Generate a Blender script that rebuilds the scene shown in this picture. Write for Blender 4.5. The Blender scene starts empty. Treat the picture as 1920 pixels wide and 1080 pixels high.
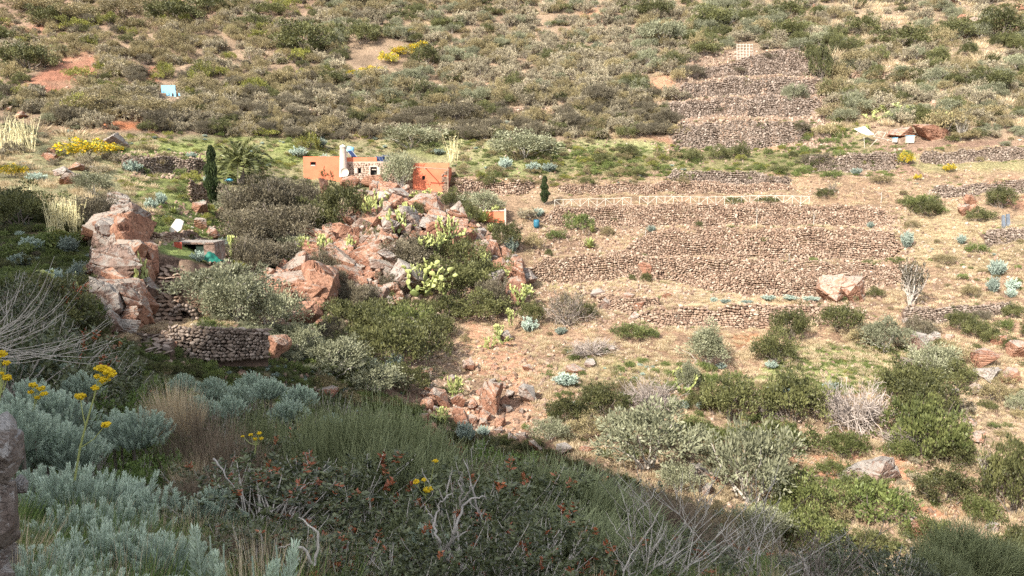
import bpy, math, random
import numpy as np
from mathutils import Vector, Matrix

# ------------------------------------------------------------------ camera, sky, sun, exposure
SC = bpy.context.scene
FPX, PITCH = 1507.0, math.radians(-8.0)
cam_d = bpy.data.cameras.new('camera'); cam = bpy.data.objects.new('camera', cam_d)
SC.collection.objects.link(cam); SC.camera = cam
cam_d.sensor_width = 36.0; cam_d.lens = 36.0 * FPX / 1920.0
cam_d.clip_start = 0.05; cam_d.clip_end = 2000
cam.location = (0, 0, 0); cam.rotation_euler = (math.radians(90) + PITCH, 0, 0)

SUN_AZ, SUN_EL = math.radians(38), math.radians(37)     # the sun stands behind the camera, to its left
SDIR = np.array([-math.sin(SUN_AZ)*math.cos(SUN_EL), -math.cos(SUN_AZ)*math.cos(SUN_EL), math.sin(SUN_EL)])
sun_d = bpy.data.lights.new('sun', 'SUN'); sun = bpy.data.objects.new('sun', sun_d)
SC.collection.objects.link(sun)
sun_d.energy = 4.0; sun_d.angle = math.radians(0.6); sun_d.color = (1.0, 0.94, 0.84)
sun.rotation_euler = Vector(SDIR.tolist()).to_track_quat('Z', 'Y').to_euler()

W = bpy.data.worlds.new('World'); SC.world = W; W.use_nodes = True
wn = W.node_tree.nodes; wl = W.node_tree.links
bg = wn.get('Background') or wn.new('ShaderNodeBackground')
sky = wn.new('ShaderNodeTexSky'); sky.sky_type = 'NISHITA'; sky.sun_disc = False
sky.sun_elevation = SUN_EL; sky.sun_rotation = math.pi + SUN_AZ
sky.air_density = 1.0; sky.dust_density = 1.6
hs = wn.new('ShaderNodeHueSaturation'); hs.inputs['Saturation'].default_value = .38   # sky colour muted so that the shaded ground comes out less blue
wl.new(sky.outputs[0], hs.inputs['Color']); wl.new(hs.outputs[0], bg.inputs[0]); bg.inputs[1].default_value = 0.15
SC.view_settings.view_transform = 'Standard'; SC.view_settings.look = 'None'
SC.view_settings.gamma = 1; SC.view_settings.use_curve_mapping = False
SC.view_settings.exposure = 1.36
SC.cycles.max_bounces = 4; SC.cycles.diffuse_bounces = 3; SC.cycles.transmission_bounces = 3; SC.cycles.transparent_max_bounces = 4
SC.cycles.use_denoising = False

RNG = np.random.default_rng(7)

# ------------------------------------------------------------------ helpers: maths
cp_, sp_ = math.cos(PITCH), math.sin(PITCH)
def px2ut(px, py):
    """pixel of the 1920x1080 frame -> (x/y, z/y) of its ray"""
    u = (np.asarray(px, float) - 960) / FPX; v = (540 - np.asarray(py, float)) / FPX
    k = cp_ - v * sp_
    return u / k, (sp_ + v * cp_) / k
def project(x, y, z):
    dep = y * cp_ + z * sp_; up = -y * sp_ + z * cp_
    dep = np.where(dep < .1, .1, dep)
    return 960 + FPX * x / dep, 540 - FPX * up / dep
def inpoly(px, py, poly):
    px = np.asarray(px); py = np.asarray(py); c = np.zeros(px.shape, bool)
    n = len(poly); j = n - 1
    for i in range(n):
        xi, yi = poly[i]; xj, yj = poly[j]
        c ^= ((yi > py) != (yj > py)) & (px < (xj - xi) * (py - yi) / ((yj - yi) or 1e-9) + xi)
        j = i
    return c
_perm = np.random.default_rng(3).permutation(4096)
def _h(i, j): return _perm[(_perm[i & 4095] + j) & 4095] / 4095.0
def vnoise(x, y):
    i = np.floor(x).astype(int); j = np.floor(y).astype(int); fx = x - i; fy = y - j
    fx = fx*fx*(3-2*fx); fy = fy*fy*(3-2*fy)
    return (_h(i, j)*(1-fx) + _h(i+1, j)*fx)*(1-fy) + (_h(i, j+1)*(1-fx) + _h(i+1, j+1)*fx)*fy
def fbm(x, y, o=4):
    s = 0; a = .5
    for k in range(o): s = s + a*(vnoise(x*2**k + 17*k, y*2**k + 5*k) - .5); a *= .5
    return s * 2

# ------------------------------------------------------------------ helpers: materials
def new_mat(name):
    m = bpy.data.materials.new(name); m.use_nodes = True
    nt = m.node_tree; nt.nodes.clear()
    return m, nt, nt.nodes, nt.links
def rgb(c): return (c[0], c[1], c[2], 1)
def mixc(N, L, fac, a, b, mode='MIX'):
    n = N.new('ShaderNodeMix'); n.data_type = 'RGBA'; n.blend_type = mode
    for s, v in ((n.inputs[0], fac), (n.inputs[6], a), (n.inputs[7], b)):
        if isinstance(v, bpy.types.NodeSocket): L.new(v, s)
        elif isinstance(v, (tuple, list)): s.default_value = rgb(v)
        else: s.default_value = v
    return n.outputs[2]
def noise(N, L, vec, scale, detail=4, rough=.6, dist=0):
    n = N.new('ShaderNodeTexNoise'); n.inputs['Scale'].default_value = scale
    n.inputs['Detail'].default_value = detail; n.inputs['Roughness'].default_value = rough
    n.inputs['Distortion'].default_value = dist
    L.new(vec, n.inputs['Vector']); return n.outputs[0]
def ramp(N, L, fac, stops):
    n = N.new('ShaderNodeValToRGB'); e = n.color_ramp.elements
    while len(e) < len(stops): e.new(.5)
    for i, (p, c) in enumerate(stops):
        e[i].position = p; e[i].color = rgb(c) if isinstance(c, (tuple, list)) else (c, c, c, 1)
    L.new(fac, n.inputs[0]); return n.outputs[0]
def bump(N, L, h, strength, dist):
    b = N.new('ShaderNodeBump'); b.inputs['Strength'].default_value = strength
    b.inputs['Distance'].default_value = dist; L.new(h, b.inputs['Height']); return b.outputs[0]

def leaf_mat(name, dark, light, rough=.55, transl=.22, spec=.35, var=.5):
    m, nt, N, L = new_mat(name)
    at = N.new('ShaderNodeAttribute'); at.attribute_name = 'v'
    c = mixc(N, L, at.outputs['Fac'], dark, light)
    oi = N.new('ShaderNodeObjectInfo')
    mr = N.new('ShaderNodeMapRange'); mr.inputs[3].default_value = 1-var*.5; mr.inputs[4].default_value = 1+var*.5
    L.new(oi.outputs['Random'], mr.inputs[0])
    vm = N.new('ShaderNodeVectorMath'); vm.operation = 'SCALE'; L.new(c, vm.inputs[0]); L.new(mr.outputs[0], vm.inputs['Scale'])
    p = N.new('ShaderNodeBsdfPrincipled'); p.inputs['Roughness'].default_value = rough
    p.inputs['Specular IOR Level'].default_value = spec
    L.new(vm.outputs[0], p.inputs['Base Color'])
    t = N.new('ShaderNodeBsdfTranslucent'); L.new(vm.outputs[0], t.inputs[0])
    x = N.new('ShaderNodeMixShader'); x.inputs[0].default_value = transl
    L.new(p.outputs[0], x.inputs[1]); L.new(t.outputs[0], x.inputs[2])
    o = N.new('ShaderNodeOutputMaterial'); L.new(x.outputs[0], o.inputs[0])
    return m
def plain_mat(name, col, rough=.8, spec=.25, metal=0, nscale=0, namt=.3, bstr=0, coord='Object'):
    m, nt, N, L = new_mat(name)
    p = N.new('ShaderNodeBsdfPrincipled'); p.inputs['Roughness'].default_value = rough
    p.inputs['Specular IOR Level'].default_value = spec; p.inputs['Metallic'].default_value = metal
    if nscale:
        tc = N.new('ShaderNodeTexCoord')
        n = noise(N, L, tc.outputs[coord], nscale, 6, .65)
        lo = tuple(c*(1-namt) for c in col); hi = tuple(min(1, c*(1+namt)) for c in col)
        L.new(ramp(N, L, n, [(.3, lo), (.7, hi)]), p.inputs['Base Color'])
        if bstr: L.new(bump(N, L, n, bstr, .05), p.inputs['Normal'])
    else: p.inputs['Base Color'].default_value = rgb(col)
    o = N.new('ShaderNodeOutputMaterial'); L.new(p.outputs[0], o.inputs[0])
    return m
def rock_mat(name, ca, cb, lichen, lich=.5, scale=1.0, crack=.3):
    """warm volcanic rock with cracks and pale grey lichen"""
    m, nt, N, L = new_mat(name)
    g = N.new('ShaderNodeNewGeometry'); oi = N.new('ShaderNodeObjectInfo')
    pos = g.outputs['Position']
    n1 = noise(N, L, pos, .9*scale, 5, .6, .4)
    n2 = noise(N, L, pos, 7*scale, 8, .78)
    c = mixc(N, L, ramp(N, L, n1, [(.35, 0.), (.65, 1.)]), ca, cb)
    c = mixc(N, L, ramp(N, L, n2, [(.36, .9), (.5, .15), (.62, 0.)]), c, tuple(x*.4 for x in ca))
    sx = N.new('ShaderNodeSeparateXYZ'); L.new(g.outputs['Normal'], sx.inputs[0])
    n3 = noise(N, L, pos, 1.6*scale, 7, .75, .6)
    ad = N.new('ShaderNodeMath'); ad.operation = 'MULTIPLY_ADD'; L.new(sx.outputs[2], ad.inputs[0]); ad.inputs[1].default_value = .22
    L.new(n3, ad.inputs[2])
    a2 = N.new('ShaderNodeMath'); a2.operation = 'MULTIPLY_ADD'; L.new(oi.outputs['Random'], a2.inputs[0]); a2.inputs[1].default_value = .16; L.new(ad.outputs[0], a2.inputs[2])
    t0 = 1.02 - .6*lich
    f = ramp(N, L, a2.outputs[0], [(min(.95, t0-.07), 0.), (min(1, t0+.05), .85)])
    c = mixc(N, L, f, c, lichen)
    v = N.new('ShaderNodeTexVoronoi'); v.feature = 'DISTANCE_TO_EDGE'; v.inputs['Scale'].default_value = .8*scale
    wv = N.new('ShaderNodeVectorMath'); wv.operation = 'ADD'; L.new(pos, wv.inputs[0])
    nz = N.new('ShaderNodeTexNoise'); nz.inputs['Scale'].default_value = 2.6*scale; L.new(pos, nz.inputs['Vector'])
    L.new(nz.outputs['Color'], wv.inputs[1]); L.new(wv.outputs[0], v.inputs['Vector'])
    cr = ramp(N, L, v.outputs['Distance'], [(0., 0.), (.03, 1.)])
    n5 = noise(N, L, pos, .7*scale, 3, .5)
    mk = ramp(N, L, n5, [(.48, 0.), (.56, crack)])
    c = mixc(N, L, mk, c, mixc(N, L, cr, tuple(x*.35 for x in ca), c))
    p = N.new('ShaderNodeBsdfPrincipled'); p.inputs['Roughness'].default_value = .9; p.inputs['Specular IOR Level'].default_value = .15
    L.new(c, p.inputs['Base Color'])
    hh = N.new('ShaderNodeMath'); hh.operation = 'MULTIPLY_ADD'; L.new(n2, hh.inputs[0]); hh.inputs[1].default_value = 1.3; L.new(cr, hh.inputs[2])
    L.new(bump(N, L, hh.outputs[0], .8, .12/scale), p.inputs['Normal'])
    o = N.new('ShaderNodeOutputMaterial'); L.new(p.outputs[0], o.inputs[0])
    return m
def stone_mat(name, cols):
    """dry stones: each stone carries its own v"""
    m, nt, N, L = new_mat(name)
    at = N.new('ShaderNodeAttribute'); at.attribute_name = 'v'
    c = ramp(N, L, at.outputs['Fac'], [(i/(len(cols)-1), cc) for i, cc in enumerate(cols)])
    g = N.new('ShaderNodeNewGeometry')
    n = noise(N, L, g.outputs['Position'], 9, 4, .7)
    c = mixc(N, L, ramp(N, L, n, [(.35, .6), (.6, 0.)]), c, tuple(x*.5 for x in cols[0]))
    p = N.new('ShaderNodeBsdfPrincipled'); p.inputs['Roughness'].default_value = .92; p.inputs['Specular IOR Level'].default_value = .12
    L.new(c, p.inputs['Base Color'])
    o = N.new('ShaderNodeOutputMaterial'); L.new(p.outputs[0], o.inputs[0])
    return m

# ------------------------------------------------------------------ helpers: objects
COL = SC.collection
def mk_mesh(name, parts):
    """parts: list of (V, F, v, mat); F an (n,k) array with k = 3 or 4; v one value per face"""
    me = bpy.data.meshes.new(name)
    nv = 0; Vs = []; loops = []; starts = []; mi = []; vv = []; off = 0; mats = []
    for V, F, v, mt in parts:
        V = np.asarray(V, np.float32); F = np.asarray(F, np.int64)
        if len(F) == 0: continue
        if mt not in mats: mats.append(mt)
        Vs.append(V); k = F.shape[1]
        loops.append((F + nv).ravel()); starts.append(off + np.arange(len(F)) * k); off += F.size
        mi.append(np.full(len(F), mats.index(mt))); vv.append(np.broadcast_to(np.asarray(v, np.float32), (len(F),)))
        nv += len(V)
    V = np.concatenate(Vs); loops = np.concatenate(loops); starts = np.concatenate(starts)
    me.vertices.add(len(V)); me.vertices.foreach_set('co', V.ravel())
    me.loops.add(len(loops)); me.loops.foreach_set('vertex_index', loops.astype(np.int32))
    me.polygons.add(len(starts)); me.polygons.foreach_set('loop_start', starts.astype(np.int32))
    me.polygons.foreach_set('material_index', np.concatenate(mi).astype(np.int32))
    a = me.attributes.new('v', 'FLOAT', 'FACE'); a.data.foreach_set('value', np.concatenate(vv).astype(np.float32))
    for mt in mats: me.materials.append(mt)
    me.update(calc_edges=True)
    me.polygons.foreach_set('use_smooth', np.zeros(len(me.polygons), bool))
    return me
def smooth(me):
    me.polygons.foreach_set('use_smooth', np.ones(len(me.polygons), bool)); return me
def link(name, me, parent=None, loc=None, rot=None, scale=None):
    o = bpy.data.objects.new(name, me); COL.objects.link(o)
    if parent is not None: o.parent = parent
    if loc is not None: o.location = [float(a) for a in loc]
    if rot is not None: o.rotation_euler = rot
    if scale is not None: o.scale = (scale,)*3 if np.isscalar(scale) else [float(a) for a in scale]
    return o
def tag(o, label=None, cat=None, group=None, kind=None):
    if label: o['label'] = label
    if cat: o['category'] = cat
    if group: o['group'] = group
    if kind: o['kind'] = kind
    return o
LBL = []      # (object, base label, px, py): labels made unique at the end
def ltag(o, base, cat, group, px, py):
    o['category'] = cat
    if group: o['group'] = group
    LBL.append((o, base, float(px), float(py))); return o

def box(x0, x1, y0, y1, z0, z1):
    V = np.array([[x, y, z] for z in (z0, z1) for y in (y0, y1) for x in (x0, x1)], float)
    F = np.array([[0,2,3,1],[4,5,7,6],[0,1,5,4],[2,6,7,3],[0,4,6,2],[1,3,7,5]])
    return V, F
def tube(P, R, n=5, cap=True):
    P = np.asarray(P, float); R = np.broadcast_to(np.asarray(R, float), (len(P),))
    T = np.gradient(P, axis=0); T /= np.linalg.norm(T, axis=1)[:, None] + 1e-9
    up = np.array([0, 0, 1.]) if abs(T[0][2]) < .9 else np.array([1., 0, 0])
    A = np.cross(T, up); A /= np.linalg.norm(A, axis=1)[:, None] + 1e-9; B = np.cross(T, A)
    a = np.arange(n) * 2*math.pi/n
    V = (P[:, None, :] + R[:, None, None]*(np.cos(a)[None, :, None]*A[:, None, :] + np.sin(a)[None, :, None]*B[:, None, :])).reshape(-1, 3)
    i = np.arange(len(P)-1)[:, None]*n; j = np.arange(n)[None, :]; k = (j+1) % n
    F = np.stack([i+j, i+k, i+n+k, i+n+j], -1).reshape(-1, 4)
    return V, F
def tubes(lines, n=4):
    Vs, Fs, o = [], [], 0
    for P, R in lines:
        V, F = tube(P, R, n); Vs.append(V); Fs.append(F + o); o += len(V)
    return np.concatenate(Vs), np.concatenate(Fs)
def cat_parts(lst):
    Vs, Fs, o = [], [], 0
    for V, F in lst: Vs.append(V); Fs.append(F + o); o += len(V)
    return np.concatenate(Vs), np.concatenate(Fs)
def unit(v): return v / (np.linalg.norm(v, axis=-1, keepdims=True) + 1e-9)
def leaves(C, D, ln, wd, rng, curl=0.):
    """diamond leaves: C bases, D directions, ln lengths, wd widths"""
    n = len(C); D = unit(D); r = unit(rng.normal(size=(n, 3)))
    S = unit(np.cross(D, r)); Nn = np.cross(S, D)
    ln = np.broadcast_to(ln, (n,))[:, None]; wd = np.broadcast_to(wd, (n,))[:, None]
    mid = C + D*ln*.5 + Nn*ln*curl
    V = np.stack([C, mid + S*wd*.5, C + D*ln, mid - S*wd*.5], 1).reshape(-1, 3)
    F = np.arange(n*4).reshape(-1, 4)
    return V, F
def ico(sub=1):
    t = (1 + 5**.5)/2
    V = unit(np.array([[-1,t,0],[1,t,0],[-1,-t,0],[1,-t,0],[0,-1,t],[0,1,t],[0,-1,-t],[0,1,-t],[t,0,-1],[t,0,1],[-t,0,-1],[-t,0,1]], float))
    F = np.array([[0,11,5],[0,5,1],[0,1,7],[0,7,10],[0,10,11],[1,5,9],[5,11,4],[11,10,2],[10,7,6],[7,1,8],[3,9,4],[3,4,2],[3,2,6],[3,6,8],[3,8,9],[4,9,5],[2,4,11],[6,2,10],[8,6,7],[9,8,1]])
    for _ in range(sub - 1):
        c = {}; V = V.tolist(); G = []
        def md(a, b):
            k = (min(a, b), max(a, b))
            if k not in c:
                c[k] = len(V); V.append(((np.array(V[a]) + np.array(V[b]))/2).tolist())
            return c[k]
        for a, b, d in F:
            x, y, z = md(a, b), md(b, d), md(d, a); G += [[a, x, z], [b, y, x], [d, z, y], [x, y, z]]
        V = unit(np.array(V)); F = np.array(G)
    return V, F
ICO1, ICO2, ICO3, ICO4 = ico(1), ico(2), ico(3), ico(4)

# ------------------------------------------------------------------ terrain: heights from points (px, py, distance)
CP = [ # upper hillside
 (-700,0,170),(0,0,148),(480,0,152),(960,0,156),(1440,0,152),(1920,0,145),(2600,0,160),
 (0,100,120),(480,100,126),(960,100,130),(1440,95,122),(1920,100,116),(-600,100,140),(2500,100,140),
 (0,190,96),(310,168,105),(700,190,106),(1100,190,105),(1400,190,104),(1650,190,103),(1920,190,98),
 (0,270,78),(200,270,80),(400,270,84),(700,275,93),(1000,275,92),(1400,275,92),(1700,270,90),(1920,280,86),
 # knoll of the house and the crag
 (620,330,82),(760,335,81),(840,365,81),(640,395,74),(760,400,74),(690,440,69),(600,450,68),(850,450,69),
 (560,560,60),(700,560,59),(850,560,60),(960,540,64),(600,650,52),(720,680,50),(850,640,55),(460,440,66),(440,520,52),
 # terraces to the right
 (1000,380,80),(1250,385,79),(1500,385,78),(1750,380,77),(1920,380,74),
 (1050,440,73),(1300,430,73),(1600,430,72),(1900,430,70),
 (1050,530,65),(1300,500,67),(1600,500,66),(1900,500,64),
 (1100,600,56.5),(1400,600,56.5),(1700,600,56),(1900,600,55),
 (850,700,47.5),(1000,690,48),(1250,700,48),(1500,700,48),(1800,700,47),
 (820,770,42.5),(1000,800,41),(1250,800,41.5),(1500,800,42),(1800,800,41),
 (1080,880,36.5),(1300,900,36.5),(1500,900,37),(1850,900,37),(1500,1000,33),(1850,1000,33),(1900,1080,30),(1500,1080,29.5),
 (2500,400,85),(2500,700,52),(2500,1000,34),
 # left: garden, stairs, terrace
 (100,350,62),(230,380,58),(330,380,62),(330,430,55),(300,330,70),(20,430,48),(120,440,46),(120,330,68),
 (350,480,47.5),(420,470,49),(300,492,42.5),(240,520,41),(240,600,37.5),(300,600,38),(380,605,37.5),(470,600,39),(560,620,44),
 (-600,300,80),(-600,500,40),(20,520,34),(100,560,32),
]
XY = []   # plain world points (x, y, z): the near bank and the gully
XY += [(0,2,-1.75),(0,5,-2.75),(0,9,-4.6),(0,15,-7.2),(0,22,-10.4),(0,30,-13.2),(-2,36,-13.6),
       (4,5,-3.2),(6,10,-5.6),(9,16,-8.6),(12,22,-12.2),(13,27,-14.6),(6,28,-13.2),(6,33,-13.8),(0,38,-13.2),
       (-3,5,-2.35),(-6,9,-3.9),(-6,15,-5.9),(-7,22,-8.6),(-7,29,-11.2),(-7,35,-12.2),
       (-3,2,-1.35),(-7,5,-1.9),(-9,10,-3.0),(-11,15,-3.9),(-13,22,-5.7),(-14,28,-7.6),(-10,28,-9.0),(-16,32,-7.8),(-12.5,33,-8.6),
       (-13,7,-1.0),(-18,14,-2.2),(-22,22,-3.4),(-25,30,-4.0),(-10,1,0.2),(-25,6,2.),(-35,20,2.),(-60,30,8.),(-50,3,10.),
       (10,3,-3.6),(18,10,-7.),(22,18,-12.),(30,25,-17.),(30,10,-10.),(50,20,-18.),(60,5,-12),(70,35,-18.),
       (0,0,-1.6),(0,200,52),(-100,200,56),(100,200,56),(0,330,95),(-220,330,95),(220,330,95),(-150,120,24),(150,120,24),(-120,60,10),(120,60,-6)]
_u, _t = px2ut([c[0] for c in CP], [c[1] for c in CP]); _Y = np.array([c[2] for c in CP], float)
P = np.concatenate([np.stack([_u*_Y, _Y, _t*_Y], 1), np.array(XY, float)])
# smooth radial basis through all the points, in coordinates that even out near and far
def warp(x, y): 
    y = np.maximum(y, -5.); s = 60/(y + 14)
    return np.asarray(x)*s/ (1), 60*np.log((y + 14)/14.)
wx, wy = warp(P[:, 0], P[:, 1])
PL = np.array([-.0, 0.]) 
def phi(d2): return np.sqrt(d2 + 36.)
base_z = lambda x, y: 0.22*y - 8.0
A_ = phi((wx[:, None]-wx)**2 + (wy[:, None]-wy)**2)
n_ = len(P); M_ = np.zeros((n_+3, n_+3)); M_[:n_, :n_] = A_ + np.eye(n_)*(-1.2); Q_ = np.stack([np.ones(n_), wx, wy], 1)
M_[:n_, n_:] = Q_; M_[n_:, :n_] = Q_.T
W_ = np.linalg.solve(M_, np.concatenate([P[:, 2] - base_z(P[:, 0], P[:, 1]), np.zeros(3)]))
def h0(x, y):
    sh = np.shape(x); x = np.ravel(x).astype(float); y = np.ravel(y).astype(float); out = np.empty(x.shape)
    for s in range(0, len(x), 40000):
        a, b = warp(x[s:s+40000], y[s:s+40000])
        k = phi((a[:, None]-wx)**2 + (b[:, None]-wy)**2)
        out[s:s+40000] = k @ W_[:n_] + W_[n_] + W_[n_+1]*a + W_[n_+2]*b + base_z(x[s:s+40000], y[s:s+40000])
    return out.reshape(sh)
res = h0(P[:, 0], P[:, 1]) - P[:, 2]
print('terrain fit, worst', np.abs(res).max(), 'at', P[np.argmax(np.abs(res))])

UG = np.concatenate([np.linspace(-4.5, -.86, 50)[:-1], np.linspace(-.86, .86, 640), np.linspace(.86, 4.5, 50)[1:]])
yy = [1.2]
while yy[-1] < 330: yy.append(yy[-1]*(1.0047 if 26 < yy[-1] < 120 else 1.011))
YG = np.array(yy)
UU, YY = np.meshgrid(UG, YG)          # rows: distance
Z0 = h0(UU*YY, YY)
amp = np.clip((YY - 6)/60, .02, 1)
Z0 = Z0 + amp*(.9*fbm(UU*YY/9, YY/9, 3) + .35*fbm(UU*YY/1.6 + 40, YY/1.6, 3))

def column(Z, u):
    i = np.clip(np.searchsorted(UG, u) - 1, 0, len(UG)-2); f = (u - UG[i])/(UG[i+1] - UG[i])
    return Z[:, i]*(1-f) + Z[:, i+1]*f           # (rows, n)
def hit(px, py, Z=None, ymin=1.2):
    """where the camera ray through a pixel meets the terrain"""
    Z = ZT if Z is None else Z
    px = np.atleast_1d(np.asarray(px, float)); py = np.atleast_1d(np.asarray(py, float))
    px, py = np.broadcast_arrays(px, py)
    out = np.empty((px.size, 3)); pf = px.ravel(); qf = py.ravel()
    for s in range(0, pf.size, 3000):
        u, t = px2ut(pf[s:s+3000], qf[s:s+3000])
        C = column(Z, u); T = C/YG[:, None]
        T[YG < ymin] = -9
        ab = T >= t[None, :]; k = np.argmax(ab, 0); k = np.where(ab.any(0), np.maximum(k, 1), len(YG)-1)
        n = np.arange(len(u)); t0 = T[k-1, n]; t1 = T[k, n]
        f = np.clip((t - t0)/(t1 - t0 + 1e-9), 0, 1)
        Y = YG[k-1] + (YG[k]-YG[k-1])*f
        out[s:s+3000] = np.stack([u*Y, Y, C[k-1, n]*(1-f) + C[k, n]*f], 1)
    return out
def hz(x, y, Z=None):
    Z = ZT if Z is None else Z
    x = np.atleast_1d(np.asarray(x, float)); y = np.atleast_1d(np.asarray(y, float))
    u = np.clip(x/y, UG[0], UG[-1]); i = np.clip(np.searchsorted(UG, u)-1, 0, len(UG)-2); f = (u-UG[i])/(UG[i+1]-UG[i])
    j = np.clip(np.searchsorted(YG, y)-1, 0, len(YG)-2); g = (y-YG[j])/(YG[j+1]-YG[j])
    return (Z[j,i]*(1-f)+Z[j,i+1]*f)*(1-g) + (Z[j+1,i]*(1-f)+Z[j+1,i+1]*f)*g
# ------------------------------------------------------------------ terraces: dry stone walls step the slope
# (label, thickness seed, [(px, top row, base row), ...])
WALLS = [
 ('long tan dry stone wall running below the white zigzag fence', [(1010,392,428),(1200,388,428),(1400,386,426),(1560,386,426),(1650,396,428),(1690,404,424)]),
 ('tallest terrace wall of tan stones, second below the white zigzag fence', [(1165,462,486),(1225,434,486),(1400,430,488),(1560,432,490),(1660,436,484),(1700,446,478)]),
 ('rough stone terrace wall starting at the right foot of the crag', [(985,486,526),(1100,478,526),(1250,482,522),(1400,492,556),(1540,498,570),(1650,492,530),(1740,498,520)]),
 ('low orange stone wall behind the two round green bushes', [(1180,590,602),(1290,578,612),(1420,574,614),(1560,578,606),(1640,590,604)]),
 ('short grey tumbled wall right of the bare fig tree', [(1690,578,604),(1760,578,606),(1850,572,594),(1905,574,590)]),
 ('grey stone wall between the stone hut slab and the right edge', [(1845,436,462),(1905,426,450),(1960,424,446)]),
 ('short pinkish wall just right of the orange house', [(845,338,368),(930,338,364),(1000,340,362)]),
 ('low stone wall just above the white zigzag fence', [(1040,345,362),(1180,342,362),(1300,338,360),(1420,344,358),(1500,348,356)]),
 ('grey stone wall below the green strip, left of the yellow broom', [(1250,332,352),(1370,326,352),(1490,330,346)]),
 ('dark grey stone wall just left of the yellow broom', [(1510,300,322),(1600,290,322),(1690,290,316)]),
 ('long low rubble wall right of the yellow broom', [(1720,284,304),(1800,278,302),(1930,276,298),(2000,276,298)]),
 ('low wall with pale stones at the far right below the rubble wall', [(1740,352,372),(1830,346,368),(1930,338,362),(2000,338,360)]),
 ('lowest wall of the big stepped stone pile, above the green strip', [(1260,236,274),(1340,228,276),(1440,226,272),(1520,238,262)]),
 ('second lowest wall of the big stepped stone pile', [(1240,196,222),(1330,186,222),(1450,184,220),(1545,186,212)]),
 ('middle wall of the big stepped stone pile', [(1270,160,182),(1360,148,180),(1460,146,180),(1545,150,178)]),
 ('top wall of the big stepped stone pile, right of the white lattice', [(1300,130,144),(1380,116,142),(1450,96,142),(1530,104,140)]),
 ('dark terrace wall right of the yellow broom bush on the left slope', [(225,300,322),(290,294,326),(385,300,328)]),
 ('small stone wall left of the slender cypress foot', [(352,350,384),(395,346,384),(420,352,380)]),
 ('thin dry stone wall across the scrub above the orange house', [(520,214,232),(600,208,230),(700,214,228)]),
 ('faint far wall in the scrub right of the small blue panel', [(700,166,174),(860,160,172),(1000,162,174),(1085,160,170)]),
 ('faint wall line in the scrub above the big olive bush', [(820,206,216),(950,202,214),(1090,204,214)]),
 ('garden terrace wall under the pale slab', [(278,441,452),(330,444,458),(385,446,456)]),
 ('broken wall at the foot of the crag, below the bare tree', [(1120,556,580),(1180,560,590),(1240,560,584)]),
 ('short brick coloured wall on the lower terrace path', [(1205,592,602),(1260,590,604),(1330,594,602)]),
 ('grey wall above the block of pink rock at the right', [(1620,408,422),(1660,400,428),(1700,404,424)]),
 ('low stone wall in the brush above the white poles', [(1590,136,158),(1640,132,164),(1720,142,160)]),
]
WALLS = [w for w in WALLS if not w[0].startswith('grey wall above')]
_c = hit(735, 490, Z0)[0]; Z0 += 2.1*np.exp(-((UU*YY - _c[0])/8.5)**2 - ((YY - _c[1] - 1.5)/5.5)**2)      # the crag bulges out of the slope
ZT = Z0.copy(); WG = []
for wi, (lab, pl) in enumerate(WALLS):
    pl = np.array(pl, float); n = 60
    px = np.linspace(pl[0, 0], pl[-1, 0], n)
    top = np.interp(px, pl[:, 0], pl[:, 1]); bas = np.interp(px, pl[:, 0], pl[:, 2])
    H = hit(px, (top + bas)/2, Z0)
    dep = H[:, 1]*cp_; hgt = (bas - top)*dep/FPX*1.12
    # smooth the line
    yw = np.convolve(np.pad(H[:, 1], 5, 'edge'), np.ones(11)/11, 'valid')
    u = px2ut(px, (top + bas)/2)[0]
    end = np.clip(np.minimum(np.arange(n), n-1-np.arange(n))/3., 0, 1)
    WG.append((lab, px, u, yw, hgt, end, (top+bas)/2))
    ins = (UG >= u[0]) & (UG <= u[-1])
    Yw = np.interp(UG, u, yw); Hg = np.interp(UG, u, hgt*end)
    for c in np.nonzero(ins)[0]:
        d = YG - Yw[c]
        f = np.where(d > 0, np.maximum(0, Hg[c]/2 - .30*d), -np.maximum(0, Hg[c]/2 + .30*d))
        ZT[:, c] += f
# platform cut for the house, path benches
def bench(px0, px1, row, halfdepth, drop=0.):
    """levels a strip of ground along a row of the picture"""
    px = np.linspace(px0, px1, 40); H = hit(px, np.interp(px, [px0, px1], row), Z0)
    u = px2ut(px, np.interp(px, [px0, px1], row))[0]
    for c in np.nonzero((UG >= u[0]) & (UG <= u[-1]))[0]:
        yc = np.interp(UG[c], u, H[:, 1]); zc = np.interp(UG[c], u, H[:, 2])
        w = np.clip(1.6 - np.abs(YG - yc)/halfdepth, 0, 1)
        e = min(1, min(UG[c]-u[0], u[-1]-UG[c])/.01)
        ZT[:, c] = ZT[:, c]*(1-w*e) + (zc - drop + .04*(YG-yc))*w*e
bench(1000, 1700, (428, 428), 1.0); bench(990, 1700, (530, 574), .8); bench(1010, 1690, (384, 384), 1.2)
bench(215, 520, (604, 604), 1.6); bench(300, 420, (482, 482), 2.2)
# the cutting the stone stairs climb in
_ua, _ub = px2ut(286, 560)[0], px2ut(338, 560)[0]; _zz = np.interp(YG, [34., 37.3, 42.6, 44.], [-7.6, -7.15, -4.75, -4.7]) - .12
for c in np.nonzero((UG > _ua) & (UG < _ub))[0]:
    k = (YG > 37.2) & (YG < 43.2); ZT[k, c] = np.minimum(ZT[k, c], _zz[k])
_ua, _ub = px2ut(262, 640)[0], px2ut(322, 640)[0]; _t0, _t1 = px2ut(292, 664)[1]*33., px2ut(292, 626)[1]*34.9
for c in np.nonzero((UG > _ua) & (UG < _ub))[0]:
    k = (YG > 32.6) & (YG < 35.2); ZT[k, c] = np.minimum(ZT[k, c], np.interp(YG[k], [33., 34.9], [_t0, _t1]) - .12)

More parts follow.
